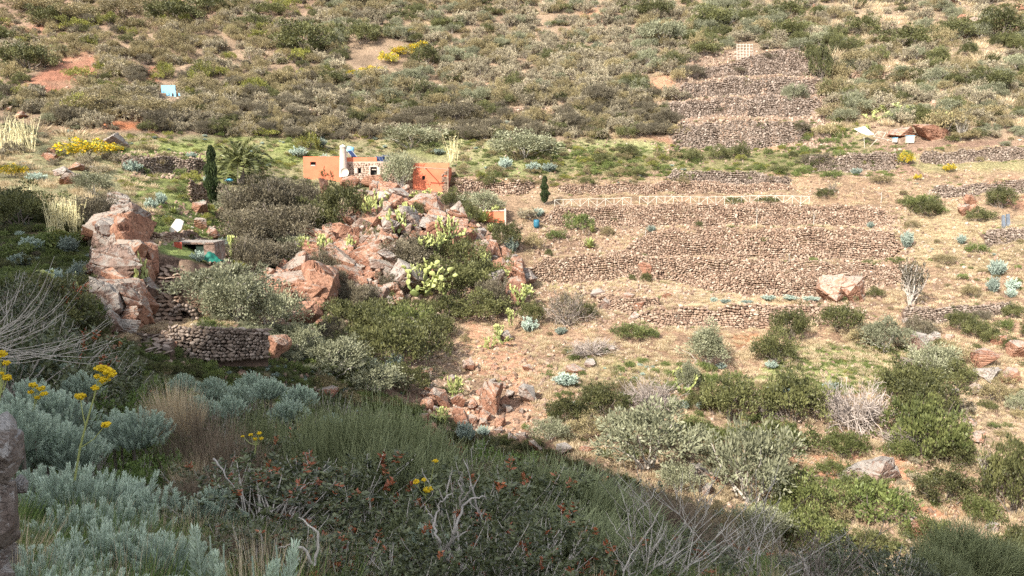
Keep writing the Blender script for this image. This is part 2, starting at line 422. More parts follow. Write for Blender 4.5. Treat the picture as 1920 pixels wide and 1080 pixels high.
# ------------------------------------------------------------------ ground sheet and its colours
SOIL=(.24,.155,.11); TAN=(.29,.195,.125); RED=(.33,.155,.10); GREEN=(.19,.18,.08); DARK=(.07,.065,.04); GREY=(.30,.24,.19); PINK=(.45,.29,.20); OLIV=(.13,.12,.065)
GC = [ # polygon, colour, strength
 ([(-900,-200),(2900,-200),(2900,260),(-900,260)], (.26,.185,.125), 1),
 ([(1180,-100),(2900,-100),(2900,300),(1560,230),(1500,60)], (.27,.20,.135), .95),
 ([(-900,-200),(700,-200),(640,40),(400,60),(-900,60)], (.25,.165,.115), .8),
 ([(40,160),(110,110),(190,100),(185,130),(150,150),(135,185),(60,180)], RED, 1),
 ([(210,115),(300,125),(300,150),(240,145)], RED, 1), ([(0,48),(80,50),(70,62),(0,60)], RED, .8),
 ([(180,222),(290,232),(290,246),(190,240)], (.4,.16,.08), 1), ([(100,225),(180,225),(220,260),(120,262),(70,250)], TAN, 1),
 ([(880,155),(960,158),(950,172),(880,170)], RED, 1), ([(1190,150),(1290,136),(1270,165),(1225,182)], (.46,.24,.14), 1),
 ([(1090,22),(1130,28),(1110,48),(1085,44)], (.46,.24,.14), .9), ([(1050,66),(1110,68),(1100,80),(1050,78)], (.46,.24,.14), .9),
 ([(1310,110),(1385,98),(1380,125),(1320,125)], (.42,.21,.12), 1), ([(1100,262),(1260,250),(1280,275),(1110,285)], RED, .8),
 ([(930,205),(1030,200),(1030,212),(930,214)], (.42,.25,.16), 1), ([(840,230),(980,238),(960,256),(820,250)], RED, .6),
 ([(600,230),(760,232),(740,262),(600,258)], (.38,.26,.17), .8),
 ([(-900,255),(850,255),(860,300),(420,470),(-900,470)], (.24,.22,.12), 1),
 ([(210,270),(560,255),(620,300),(430,330),(420,440),(290,440),(240,330)], (.22,.24,.085), 1),
 ([(640,260),(1250,262),(1260,345),(850,345),(840,300)], (.24,.24,.11), 1),
 ([(1020,290),(1260,280),(1260,330),(1000,340)], GREEN, .8), ([(1230,276),(1540,282),(1700,310),(1480,335),(1250,330)], GREEN, .9),
 ([(1500,228),(1620,228),(1640,280),(1480,285)], GREEN, .8), ([(1700,295),(1950,290),(1950,330),(1750,325)], (.30,.27,.13), .8),
 ([(1270,90),(1545,90),(1560,275),(1255,280)], (.235,.17,.125), 1), ([(1380,268),(1470,268),(1480,280),(1390,280)], (.46,.24,.14), 1),
 ([(850,330),(2900,320),(2900,640),(960,640),(960,440)], TAN, 1),
 ([(1000,395),(1650,390),(1700,500),(1600,570),(1000,520)], (.29,.19,.125), .95),
 ([(990,520),(1260,515),(1520,575),(1300,580),(1000,545)], (.44,.33,.21), 1),
 ([(980,540),(1300,548),(1300,600),(1100,600)], (.31,.195,.13), .8), ([(1850,340),(1950,340),(1950,400),(1870,380)], RED, .9),
 ([(850,600),(2900,600),(2900,780),(820,780)], (.33,.215,.14), 1),
 ([(1430,655),(1720,640),(1760,720),(1480,740),(1400,720)], (.27,.29,.11), .9), ([(1370,625),(1440,622),(1430,648),(1370,645)], (.33,.17,.09), .9),
 ([(1060,660),(1330,690),(1280,730),(1010,720)], (.28,.27,.12), .6),
 ([(1000,530),(1080,525),(1100,545),(1020,548)], (.35,.32,.14), .7),
 ([(810,600),(940,600),(900,690),(800,680)], (.42,.29,.195), 1),
 ([(860,600),(1020,690),(960,730),(880,700)], (.48,.27,.17), .9),
 ([(780,760),(1060,720),(1060,790),(880,830),(780,810)], (.48,.29,.19), 1),
 ([(1060,780),(2900,740),(2900,1080),(1200,1080)], (.29,.20,.13), 1),
 ([(1750,700),(1950,700),(1950,860),(1840,850)], (.36,.26,.175), 1), ([(1600,420),(1700,480),(1860,520),(1950,480),(1950,400),(1680,390)], (.32,.25,.145), .8),
 ([(1470,850),(1700,855),(1720,930),(1560,910)], (.50,.26,.16), 1), ([(1540,930),(1620,930),(1600,990),(1560,980)], (.45,.34,.24), 1),
 ([(1700,950),(1840,950),(1830,1000),(1720,1000)], (.46,.25,.15), 1),
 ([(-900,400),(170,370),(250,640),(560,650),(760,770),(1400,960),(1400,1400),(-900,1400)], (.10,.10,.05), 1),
 ([(205,600),(560,598),(480,616),(300,616),(230,650),(200,640)], (.34,.23,.14), 1), ([(350,596),(440,590),(450,612),(360,612)], (.42,.33,.16), 1),
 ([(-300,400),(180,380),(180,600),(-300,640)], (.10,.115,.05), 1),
 ([(30,426),(110,430),(110,450),(30,450)], (.16,.12,.07), 1),
 ([(285,410),(450,380),(460,500),(300,480)], (.2,.24,.08), 1),
]
px, py = project(UU*YY, YY, ZT)
jx = 14*fbm(UU*YY/3+9, YY/3, 3); jy = 9*fbm(UU*YY/3, YY/3+31, 3)
gc = np.empty(px.shape + (3,)); gc[:] = SOIL
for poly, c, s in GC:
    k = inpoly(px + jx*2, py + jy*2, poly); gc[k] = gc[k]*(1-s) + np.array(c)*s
# soften the borders a little
for _ in range(2):
    g = gc.copy(); g[1:-1, 1:-1] = (gc[1:-1, 1:-1]*2 + gc[:-2, 1:-1] + gc[2:, 1:-1] + gc[1:-1, :-2] + gc[1:-1, 2:])/6; gc = g
nn = fbm(UU*YY/2.2 + 3, YY/2.2 + 8, 4)
gc *= (1 + .45*nn)[..., None]
nn = fbm(UU*YY/5 + 33, YY/5 + 8, 3)[..., None]
gc = gc*(1 - np.clip(nn*.8, 0, .5)) + np.array([.36,.27,.18])*np.clip(nn*.8, 0, .5)*(gc.mean(-1, keepdims=True) > .12) + gc*np.clip(nn*.8, 0, .5)*(gc.mean(-1, keepdims=True) <= .12)

def ground_mat():
    m, nt, N, L = new_mat('ground')
    at = N.new('ShaderNodeAttribute'); at.attribute_name = 'gc'
    g = N.new('ShaderNodeNewGeometry')
    n1 = noise(N, L, g.outputs['Position'], 4, 8, .75); n2 = noise(N, L, g.outputs['Position'], 24, 4, .7)
    c = mixc(N, L, 1.0, at.outputs['Color'], ramp(N, L, n1, [(.34, .45), (.5, .95), (.66, 1.6)]), 'MULTIPLY')
    c = mixc(N, L, 1.0, c, ramp(N, L, n2, [(.38, .55), (.62, 1.45)]), 'MULTIPLY')
    p = N.new('ShaderNodeBsdfPrincipled'); p.inputs['Roughness'].default_value = .95; p.inputs['Specular IOR Level'].default_value = .1
    L.new(c, p.inputs['Base Color']); L.new(bump(N, L, n2, 1., .12), p.inputs['Normal'])
    o = N.new('ShaderNodeOutputMaterial'); L.new(p.outputs[0], o.inputs[0]); return m
nr, nc = ZT.shape
V = np.stack([UU*YY, YY, ZT], -1).reshape(-1, 3)
i = (np.arange(nr-1)[:, None]*nc + np.arange(nc-1)[None, :]).ravel()
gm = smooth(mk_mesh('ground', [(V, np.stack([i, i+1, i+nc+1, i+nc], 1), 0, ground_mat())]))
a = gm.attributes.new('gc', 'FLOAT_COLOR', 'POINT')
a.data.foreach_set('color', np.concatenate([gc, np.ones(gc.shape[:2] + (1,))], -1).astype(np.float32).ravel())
tag(link('ground', gm), kind='structure')

# the ridge behind the camera that shades the near bank
edge = [(-420,300),(-200,330),(0,372),(110,400),(165,470),(195,560),(235,640),(330,668),(480,672),(580,700),(700,752),(780,778),(850,822),(960,842),(1040,862),(1150,905),(1250,950),(1400,1000),(1560,1075)]
E = hit([e[0] for e in edge], [e[1] for e in edge]); E[:, 2] += .9
yc = -14.0 - 5*np.sin(np.linspace(0, 3, len(E)))
tt = (E[:, 1] - yc)/(math.cos(SUN_AZ)*math.cos(SUN_EL))
CR = E + SDIR*tt[:, None]
CR = np.concatenate([CR, [[CR[-1,0]+5, CR[-1,1]-1, CR[-1,2]-4],[CR[-1,0]+14, CR[-1,1]-2, CR[-1,2]-14]]])
k = np.linspace(0, len(CR)-1, 160); CRs = np.stack([np.interp(k, np.arange(len(CR)), CR[:, d]) for d in range(3)], 1)
CRs[:, 2] += .5*fbm(k/3, k*0, 3)
foot = np.stack([CRs[:, 0]*.8 + 2, np.full(160, -3.), np.minimum(CRs[:, 2]-1, -2.5 + .12*np.abs(CRs[:, 0]))], 1)
back = CRs + np.array([0, -70, 0]); back[:, 2] = -30
rows = [foot*(1-t) + CRs*t for t in np.linspace(0, 1, 14)] + [CRs*(1-t) + back*t for t in np.linspace(.1, 1, 6)]
R_ = np.stack(rows); V = R_.reshape(-1, 3).copy(); V[:, 2] += .6*fbm(V[:, 0]/4, V[:, 1]/4, 3)*(V[:, 2] < 1e9)
V[13*160:14*160] = CRs
i = (np.arange(len(rows)-1)[:, None]*160 + np.arange(159)[None, :]).ravel()
M_ridge = plain_mat('ridge', (.14,.12,.07), .95, nscale=1, bstr=.6)
tag(link('hill', mk_mesh('hill', [(V, np.stack([i, i+1, i+161, i+160], 1), 0, M_ridge)])), kind='structure')
# the ground round the camera
xs = np.linspace(-60, 60, 60); ys = np.linspace(-30, 1.3, 24); X, Y = np.meshgrid(xs, ys)
Zn = h0(X, np.full_like(X, 1.3)) + (Y - 1.3)*.08 - .02
Zn = np.where(np.abs(X) > 5, h0(X, np.full_like(X, 1.3)) - .1, Zn)
i = (np.arange(23)[:, None]*60 + np.arange(59)[None, :]).ravel()
tag(link('terrain', smooth(mk_mesh('terrain', [(np.stack([X, Y, Zn], -1).reshape(-1, 3), np.stack([i, i+1, i+61, i+60], 1), 0, M_ridge)]))), kind='structure')

# ------------------------------------------------------------------ dry stone walls, stone by stone
M_wall = stone_mat('wall_stone', [(.10,.07,.052),(.25,.165,.12),(.36,.25,.18),(.42,.32,.245),(.58,.46,.36)])
M_wallg = stone_mat('wall_stone_grey', [(.09,.072,.058),(.18,.135,.105),(.26,.20,.16),(.33,.265,.22),(.47,.39,.325)])
M_core = plain_mat('wall_core', (.12,.08,.06), .95, nscale=3)
def stones(C, S, rng, mat_v=None):
    """angular stones at C (n,3) with half sizes S (n,3)"""
    V0, F0 = ICO1; n = len(C)
    J = V0[None]*(1 + rng.uniform(-.32, .32, (n, 12, 3)))
    a = rng.uniform(-.5, .5, n); ca, sa = np.cos(a)[:, None], np.sin(a)[:, None]
    J = J*S[:, None, :]
    x = J[..., 0]*ca - J[..., 2]*sa; z = J[..., 0]*sa + J[..., 2]*ca
    J = np.stack([x, J[..., 1], z], -1) + C[:, None, :]
    F = (F0[None] + np.arange(n)[:, None, None]*12).reshape(-1, 3)
    v = np.repeat(rng.beta(2, 2, n), 20)
    return J.reshape(-1, 3), F, v
def wall_mesh(name, x, y, hgt, rng, size=.2, mat=None, ragged=.25, zb=None, batter=.16):
    """x, y: world line of the wall foot, hgt heights"""
    s = np.concatenate([[0], np.cumsum(np.hypot(np.diff(x), np.diff(y)))]); Ls = s[-1]
    Cs, Ss = [], []
    nrow = int(np.ceil(hgt.max()/(size*.72))) + 1
    for r in range(nrow):
        t0 = (r + .4)*size*.72
        q = rng.uniform(-.3, 0)*size
        while q < Ls:
            w = size*(.55 + 1.5*rng.random()**2); qq = q + w/2
            t = t0 + (vnoise(np.array([qq/2.3]), np.array([r*.15 + 9.]))[0] - .5)*size*2.2; h = np.interp(qq, s, hgt); lim = h*(1 + ragged*(vnoise(np.array([qq/1.5]), np.array([3.]))[0]-.5)) + size*.2
            if t < lim:
                xx = np.interp(qq, s, x); yc = np.interp(qq, s, y)
                zz = (np.interp(qq, s, zb) if zb is not None else 0) + t + rng.uniform(-.25, .25)*size*.5
                Cs.append([xx, yc + batter*t + rng.uniform(-.12, .12)*size, zz]); Ss.append([w*.52, size*rng.uniform(.5, .8), size*rng.uniform(.30, .56)*(1 + .25*(w > size*1.3))])
            q += w*.95
    C, S = np.array(Cs), np.array(Ss)
    Vs, F, v = stones(C, S, rng)
    # dark core behind the stones
    A = np.stack([x, y + .12 + size*.3, (zb if zb is not None else 0) - .4 + 0*x], 1); B = A.copy(); B[:, 2] += .4 + hgt*.88; B[:, 1] += batter*hgt
    Cc = B + np.array([0, .8, -.05]); n = len(x); k = np.arange(n-1)
    V2 = np.concatenate([A, B, Cc]); F2 = np.concatenate([np.stack([k, k+1, k+n+1, k+n], 1), np.stack([k+n, k+n+1, k+2*n+1, k+2*n], 1)])
    return mk_mesh(name, [(Vs, F, v, mat or M_wall), (V2, F2, 0., M_core)])
for wi, (lab, wpx, u, yw, hgt, end, prow) in enumerate(WG):
    rng = np.random.default_rng(100 + wi)
    h = hgt*end; yf = yw - .30 - .16*h/2; x = u*yf
    zf = hz(x, yf - .35) - .12
    hh = h + .10
    sz = .185 if yw.mean() < 95 else .24
    grey = any(w in lab for w in ('grey', 'rubble', 'dark', 'stepped stone pile')) and 'white zigzag' not in lab
    me = wall_mesh('dry_stone_wall', x, yf, hh, rng, size=sz*(1.15 if 'orange' in lab else 1), mat=M_wallg if grey else M_wall, zb=zf)
    tag(link('dry_stone_wall', me), lab, 'stone wall', 'dry stone terrace walls', 'thing')
# ------------------------------------------------------------------ plant shapes (unit size, stretched when placed)
BARK = plain_mat('bark', (.17,.14,.115), .9, nscale=14, bstr=.3)
BARKP = plain_mat('pale_bark', (.42,.38,.33), .9, nscale=14, bstr=.2)
TWIG = leaf_mat('grey_twigs', (.17,.14,.12), (.42,.355,.31), .8, 0., .2, .3)
LM = dict(
 mastic=leaf_mat('mastic_leaves', (.026,.032,.012), (.185,.185,.07)),
 greenmat=leaf_mat('green_mat_leaves', (.045,.06,.018), (.19,.205,.07)),
 olive=leaf_mat('olive_leaves', (.07,.075,.04), (.37,.37,.235)),
 greyscrub=leaf_mat('grey_scrub_leaves', (.14,.118,.08), (.49,.425,.285)),
 brownscrub=leaf_mat('brown_scrub_leaves', (.05,.042,.028), (.24,.205,.135)),
 heath=leaf_mat('heath_leaves', (.075,.064,.032), (.41,.335,.175)),
 bright=leaf_mat('bright_leaves', (.055,.08,.022), (.21,.245,.075)),
 yelgreen=leaf_mat('yellow_green_leaves', (.09,.10,.022), (.32,.31,.07)),
 silver=leaf_mat('silver_leaves', (.17,.215,.18), (.43,.50,.42), .7, .15, .2, .7),
 flower=leaf_mat('yellow_flowers', (.55,.36,.01), (.86,.62,.03), .6, .2, .2, .2),
 straw=leaf_mat('straw', (.36,.27,.15), (.66,.55,.38), .7, .2, .2, .3),
 reed=leaf_mat('reed_stems', (.42,.36,.17), (.72,.66,.40), .6, .1, .3, .2),
 pad=leaf_mat('cactus_pads', (.15,.19,.06), (.39,.41,.15), .5, 0., .35, .25),
 cypress=leaf_mat('cypress_needles', (.02,.035,.012), (.075,.10,.035)),
 palm=leaf_mat('palm_fronds', (.04,.05,.015), (.20,.21,.08), .45, .1, .4, .2),
 redleaf=leaf_mat('red_leaves', (.28,.06,.02), (.50,.20,.09)),
)
def grow(rng, n0=5, spread=.9, L=.5, lev=3, split=3, wob=.18, r0=.03, up=.25, origin=(0,0,0), dirs=None, shrink=.66):
    out, tips = [], []
    def rec(p, d, ln, r, k):
        pts = [p]; q = p; dd = d
        for s in range(4 if k < 2 else 3):
            dd = unit(dd + rng.normal(0, wob, 3) + np.array([0, 0, up*.15])); q = q + dd*ln/3; pts.append(q)
        out.append((np.array(pts), np.linspace(r, r*.62, len(pts))))
        if k + 1 < lev:
            for _ in range(split + (rng.random() < .4)):
                j = rng.integers(1 + (k == 0), len(pts))
                rec(pts[j], unit(dd*.8 + rng.normal(0, .62, 3) + np.array([0, 0, up])), ln*shrink*rng.uniform(.8, 1.2), r*.55, k+1)
        else: tips.append((q, dd))
    for i in range(n0):
        a = 2*math.pi*(i + rng.uniform(-.3, .3))/n0
        d = dirs[i] if dirs is not None else unit(np.array([math.cos(a)*spread, math.sin(a)*spread, 1.]))
        rec(np.array(origin, float) + np.array([math.cos(a), math.sin(a), 0])*.03, d, L, r0, 0)
    return out, tips
def crown(rng, ncl, nlf, ls, lw, rad=(.95,.95,.55), zc=.5, clr=.2, zmin=-.35, up=.35, shell=(.55,1.), shape=None):
    """leaf clumps over a lumpy dome: returns V, F, v and the clump centres"""
    D = unit(rng.normal(size=(ncl*3, 3))); D = D[D[:, 2] > zmin][:ncl]
    r = rng.uniform(*shell, len(D)); lum = 1 + .38*np.sin(D[:, 0]*4.5 + rng.uniform(0, 6)) * np.cos(D[:, 1]*3.7 + rng.uniform(0, 6)) + .2*np.sin(D[:, 2]*7 + D[:, 0]*5 + rng.uniform(0, 6))
    Cc = D*(r*lum)[:, None]*np.array(rad)
    if shape == 'cone': Cc[:, :2] *= np.clip(1.15 - (Cc[:, 2:3]/rad[2] + 1)*.42, .2, 2)
    Cc[:, 2] += zc
    n = len(D); k = np.repeat(np.arange(n), nlf)
    off = unit(rng.normal(size=(n*nlf, 3)))*(rng.uniform(.2, 1, n*nlf)**.6)[:, None]*clr*rng.uniform(.7, 1.3, n)[k][:, None]
    C = Cc[k] + off*np.array([1, 1, .75])
    d = unit(unit(off)*.7 + D[k]*.5 + rng.normal(0, .45, (n*nlf, 3)) + np.array([0, 0, up]))
    V, F = leaves(C, d, ls*rng.uniform(.6, 1.3, len(C)), lw*rng.uniform(.7, 1.2, len(C)), rng)
    v = np.clip(rng.uniform(.0, .6, n)[k] + rng.uniform(0, .5, len(C)), 0, 1)
    qx = np.percentile(np.hypot(V[:, 0], V[:, 1]), 96); qz = np.percentile(V[:, 2], 98.5); tz = 1.45 if shape == 'cone' else 1.0
    sc = np.array([.97/qx, .97/qx, tz/qz]); V = V*sc; Cc = Cc*sc
    return V, F, v, Cc
def stems_to(rng, Cc, n, r0=.025, sides=3):
    pick = Cc[rng.choice(len(Cc), min(n, len(Cc)), replace=False)]; ln = []
    for c in pick:
        b = np.array([rng.normal(0, .05), rng.normal(0, .05), -.12]); m = (b + c)/2 + rng.normal(0, .08, 3); m[:2] *= .75
        m2 = (m + c)/2 + rng.normal(0, .05, 3)
        ln.append((np.array([b, (b+m)/2 + rng.normal(0, .03, 3), m, m2, c]), np.linspace(r0, r0*.3, 5)))
    return tubes(ln, sides)
SH = {}     # shape name -> list of (foliage parts, stem parts)
def shape(name, fol, stem): SH.setdefault(name, []).append((fol, stem))
def std(name, seed, ncl, nlf, ls, lw, stems=10, bark=BARK, m=None, **kw):
    rng = np.random.default_rng(seed); V, F, v, Cc = crown(rng, ncl, nlf, ls, lw, **kw)
    SV, SF = stems_to(rng, Cc, stems)
    shape(name, [(V, F, v, LM[m or name])], [(SV, SF, .5, bark)])
for s in range(3):
    std('mastic', 10+s, 120, 44, .068, .042, clr=.16, rad=(.95,.95,.52), zc=.42)
    std('greenmat', 20+s, 110, 36, .07, .045, clr=.15, rad=(.98,.98,.42), zc=.3, zmin=-.2, up=.6)
    std('olive', 30+s, 110, 42, .085, .034, rad=(.9,.9,.5), zc=.5, clr=.18, bark=BARKP)
    std('heath', 40+s, 80, 36, .085, .042, rad=(.95,.95,.5), zc=.45, clr=.17)
    std('bright', 45+s, 40, 34, .12, .06, rad=(.95,.95,.4), zc=.3)
    std('yelgreen', 48+s, 40, 34, .11, .05, rad=(.9,.9,.45), zc=.4)
for s in range(2):
    std('brownscrub', 50+s, 190, 46, .065, .032, rad=(.95,.95,.5), zc=.45, clr=.18, stems=50, bark=TWIG)
    std('cone_tree', 60+s, 120, 44, .09, .035, m='olive', rad=(.8,.8,.72), zc=.72, shape='cone', bark=BARKP)
def twiggy(name, seed, m, leafm=None, n0=16, L=.42, lev=3, nl=0, spread=.9, r0=.016, ls=.07, lw=.025, up=.3, vs=(0,1)):
    rng = np.random.default_rng(seed); ln, tips = grow(rng, n0=n0, spread=spread, L=L, lev=lev, split=3, r0=r0, up=up)
    V, F = tubes(ln, 3); v = np.repeat(rng.uniform(vs[0], vs[1], len(ln)), [3*(len(p)-1) for p, r in ln])
    fol = []
    if nl:
        T = np.array([t[0] for t in tips]); D = np.array([t[1] for t in tips]); k = rng.integers(0, len(T), nl)
        C = T[k] - D[k]*rng.uniform(0, .12, nl)[:, None] + rng.normal(0, .035, (nl, 3))
        LV, LF = leaves(C, D[k] + rng.normal(0, .5, (nl, 3)), ls, lw, rng)
        fol = [(LV, LF, rng.uniform(0, 1, nl), LM[leafm])]
    shape(name, fol, [(V, F, v, m)])
for s in range(2):
    twiggy('greyscrub', 70+s, TWIG, 'greyscrub', n0=12, nl=2600, ls=.10, lw=.04)
    twiggy('thicket', 80+s, TWIG, None, n0=60, L=.42, spread=1.5, up=.1, r0=.016)
    twiggy('bare_shrub', 84+s, TWIG, 'brownscrub', n0=20, nl=1800, spread=1.0, ls=.06)
    twiggy('fig', 88+s, BARKP, 'brownscrub', n0=12, nl=1500, spread=.5, L=.55, up=.6, r0=.03, ls=.08, lw=.04)
def tuft(name, seed, m, n, ln, wd, spread, curl=0., flowers=0):
    rng = np.random.default_rng(seed); a = rng.uniform(0, 6.283, n); r = rng.uniform(0, 1, n)**.6
    C = np.stack([np.cos(a)*r*.55, np.sin(a)*r*.55, -.05 + 0*a], 1)
    D = unit(np.stack([np.cos(a)*r*spread + rng.normal(0, .16, n), np.sin(a)*r*spread + rng.normal(0, .16, n), 1 + 0*a], 1))
    V, F = leaves(C, D, ln*rng.uniform(.5, 1.15, n)*(1-.3*r), wd, rng)
    shape(name, [(V, F, rng.uniform(0, 1, n), LM[m])], [])
for s in range(3):
    tuft('straw', 90+s, 'straw', 150, 1.0, .035, .7); tuft('grass', 94+s, 'bright', 130, .8, .05, .9)
def silver_tuft(seed):
    rng = np.random.default_rng(seed); n = 46; a = rng.uniform(0, 6.283, n); r = rng.uniform(0, 1, n)**.6
    D = unit(np.stack([np.cos(a)*r*1.15, np.sin(a)*r*1.15, 1.1 - .35*r], 1)); C, Dd, v = [], [], []
    for i in range(n):
        L = rng.uniform(.55, .85)
        for t in np.linspace(.4, 1, 9):
            for _ in range(6):
                C.append(D[i]*L*t + rng.normal(0, .015, 3)); Dd.append(D[i]*.55 + rng.normal(0, .5, 3)); v.append(np.clip(t - .3 + rng.uniform(-.2, .3), 0, 1))
    V, F = leaves(np.array(C), np.array(Dd), .14, .042, rng)
    SV, SF = tubes([(np.array([[0, 0, -.1], D[i]*.4, D[i]*.75]), [.018, .014, .006]) for i in range(n)], 3)
    shape('silver', [(V, F, np.array(v), LM['silver'])], [(SV, SF, .2, LM['silver'])])
for s in range(3): silver_tuft(100+s)
def agave(seed):
    rng = np.random.default_rng(seed); Vs = []
    for i in range(30):
        a = i*2.4; e = .25 + 1.1*i/30; d = np.array([math.cos(a)*math.cos(e), math.sin(a)*math.cos(e), math.sin(e)]); s = np.array([-math.sin(a), math.cos(a), 0])
        c = -np.array([0, 0, .16])
        Vs.append(((np.array([-s*.07, s*.07, d*.5 + s*.085, d*.5 - s*.085, d*.95 + c + s*.01, d*.95 + c - s*.01]) + [0, 0, .05]), np.array([[0,1,2,3],[3,2,4,5]])))
    V, F = cat_parts(Vs); shape('agave', [(V, F, np.repeat(rng.uniform(.2, 1, 30), 2), LM['pad'])], [])
agave(1); agave(2)
def flowering(seed):
    rng = np.random.default_rng(seed); V, F, v, Cc = crown(rng, 46, 34, .10, .05, rad=(.9,.9,.48), zc=.45)
    V2, F2, v2, _ = crown(np.random.default_rng(seed), 46, 26, .085, .075, rad=(.98,.98,.54), zc=.48, zmin=-.2)
    keep = np.repeat(rng.random(len(v2)//26) < .75, 26); F2 = F2[keep]; v2 = v2[keep]
    SV, SF = stems_to(rng, Cc, 8)
    shape('broom', [(V, F, v, LM['yelgreen']), (V2, F2, v2, LM['flower'])], [(SV, SF, .5, BARK)])
flowering(110); flowering(111)
def canopy_tree(seed):
    rng = np.random.default_rng(seed); V, F, v, Cc = crown(rng, 150, 46, .07, .03, rad=(.95,.95,.36), zc=.66, clr=.15, zmin=-.5)
    ln = []
    for a in (0.3, 1.9, 3.4, 4.9):
        e = np.array([math.cos(a)*.5, math.sin(a)*.5, .55]); ln.append((np.array([[math.cos(a)*.05, math.sin(a)*.05, -.1], [math.cos(a)*.10, math.sin(a)*.12, .18], [math.cos(a+.3)*.3, math.sin(a+.3)*.3, .38], e]), [.045, .038, .028, .014]))
        for _ in range(5): q = Cc[rng.integers(len(Cc))]; ln.append((np.array([e*.7 + [0, 0, .05], (e + q)/2, q]), [.016, .01, .004]))
    SV, SF = tubes(ln, 5); shape('canopy', [(V, F, v, LM['olive'])], [(SV, SF, .5, BARKP)])
canopy_tree(115)
def cypress(seed):
    rng = np.random.default_rng(seed); n = 5200; t = rng.uniform(0, 1, n); r = np.clip(np.minimum(t*5, 1)*(1.08 - t)**.55, 0, 1)*(1 + .25*np.sin(t*23 + 2*rng.random()))*rng.uniform(.55, 1, n)
    a = rng.uniform(0, 6.283, n); r = r*(1 + .2*np.sin(a*3 + t*9))
    C = np.stack([np.cos(a)*r*.8, np.sin(a)*r*.8, t*1.9 + .1], 1); D = np.stack([np.cos(a)*.5, np.sin(a)*.5, np.ones(n)], 1) + rng.normal(0, .3, (n, 3))
    V, F = leaves(C, D, .13, .09, rng); SV, SF = tube([[0,0,-.1],[0,0,.9],[0,0,1.8]], [.12,.08,.02], 6)
    shape('cypress', [(V, F, rng.uniform(0, 1, n), LM['cypress'])], [(SV, SF, .5, BARK)])
cypress(120); cypress(121)
def cactus(seed, big=False):
    """prickly pear: a list of pads (V, F) in unit size"""
    rng = np.random.default_rng(seed); nu, nv_ = 9, 5
    th = np.linspace(0, math.pi, nv_+2)[1:-1]; ph = np.arange(nu)*2*math.pi/nu
    V0 = [[0, 0, -1.]] + [[math.sin(t)*math.cos(p), math.sin(t)*math.sin(p), -math.cos(t)] for t in th for p in ph] + [[0, 0, 1.]]
    V0 = np.array(V0); F0 = []
    for j in range(nv_-1):
        for i in range(nu): F0.append([1+j*nu+i, 1+j*nu+(i+1) % nu, 1+(j+1)*nu+(i+1) % nu, 1+(j+1)*nu+i])
    for i in range(nu): F0.append([0, 1+(i+1) % nu, 1+i, 1+i]); F0.append([1+nu*nv_, 1+(nv_-1)*nu+i, 1+(nv_-1)*nu+(i+1) % nu, 1+(nv_-1)*nu+(i+1) % nu])
    F0 = [f if len(set(f)) == 4 else [f[0], f[1], f[2], f[3]] for f in F0]
    body = np.array([f for f in F0 if len(set(f)) == 4]); capf = np.array([f[:3] for f in F0 if len(set(f)) == 3])
    pads = []
    def add(p, d, k):
        ln = .24*rng.uniform(.8, 1.15)*(1 - .08*k); ax = unit(d); s = unit(np.cross(ax, unit(rng.normal(size=3)))); n = np.cross(s, ax)
        Z = V0[:, 2:3]; w = ln*.40*(1 + .18*Z)
        V = p + ax*(Z + 1)*ln*.5 + s*V0[:, 0:1]*w + n*V0[:, 1:2]*ln*.085
        pads.append((V, body, capf, np.clip(.25 + .13*k + rng.uniform(-.2, .3), 0, 1)))
        if k < 5:
            for _ in range(rng.integers(1, 4 if k < 3 else 3)):
                t = rng.uniform(-.9, .9); q = p + ax*ln*(.80 + .18*math.cos(t)) + s*math.sin(t)*ln*.36
                dd = unit(ax*.7 + s*t*.9 + rng.normal(0, .25, 3) + np.array([0, 0, .25]))
                if dd[2] > -.1: add(q, dd, k+1)
    for i in range(4): 
        a = i*1.57 + rng.uniform(-.5, .5); add(np.array([math.cos(a)*.15, math.sin(a)*.15, -.05]), unit(np.array([math.cos(a)*.5, math.sin(a)*.5, 1])), 0)
    return pads
def cactus_mesh(name, pads):
    ps = []
    for V, b, c, v in pads: ps.append((V, b, v, LM['pad']))
    V, F, vv, o = [], [], [], 0
    for Vv, b, c, v in pads: V.append(Vv); F.append(c + o); vv.append(np.full(len(c), v)); o += len(Vv)
    ps.append((np.concatenate(V), np.concatenate(F), np.concatenate(vv), LM['pad']))
    return smooth(mk_mesh(name, ps))
CACT = [cactus(200+s) for s in range(6)]; CACT = [c[:90] for c in CACT]

MESH = {}
def shp(name, i):
    """(foliage mesh or None, stem mesh or None, joined mesh) of a plant shape"""
    L = SH[name]; i %= len(L)
    if (name, i) not in MESH:
        f, s = L[i]
        MESH[name, i] = (mk_mesh(name + '_foliage', f) if f else None, mk_mesh(name + '_stems', s) if s else None, mk_mesh(name, f + s))
    return MESH[name, i]

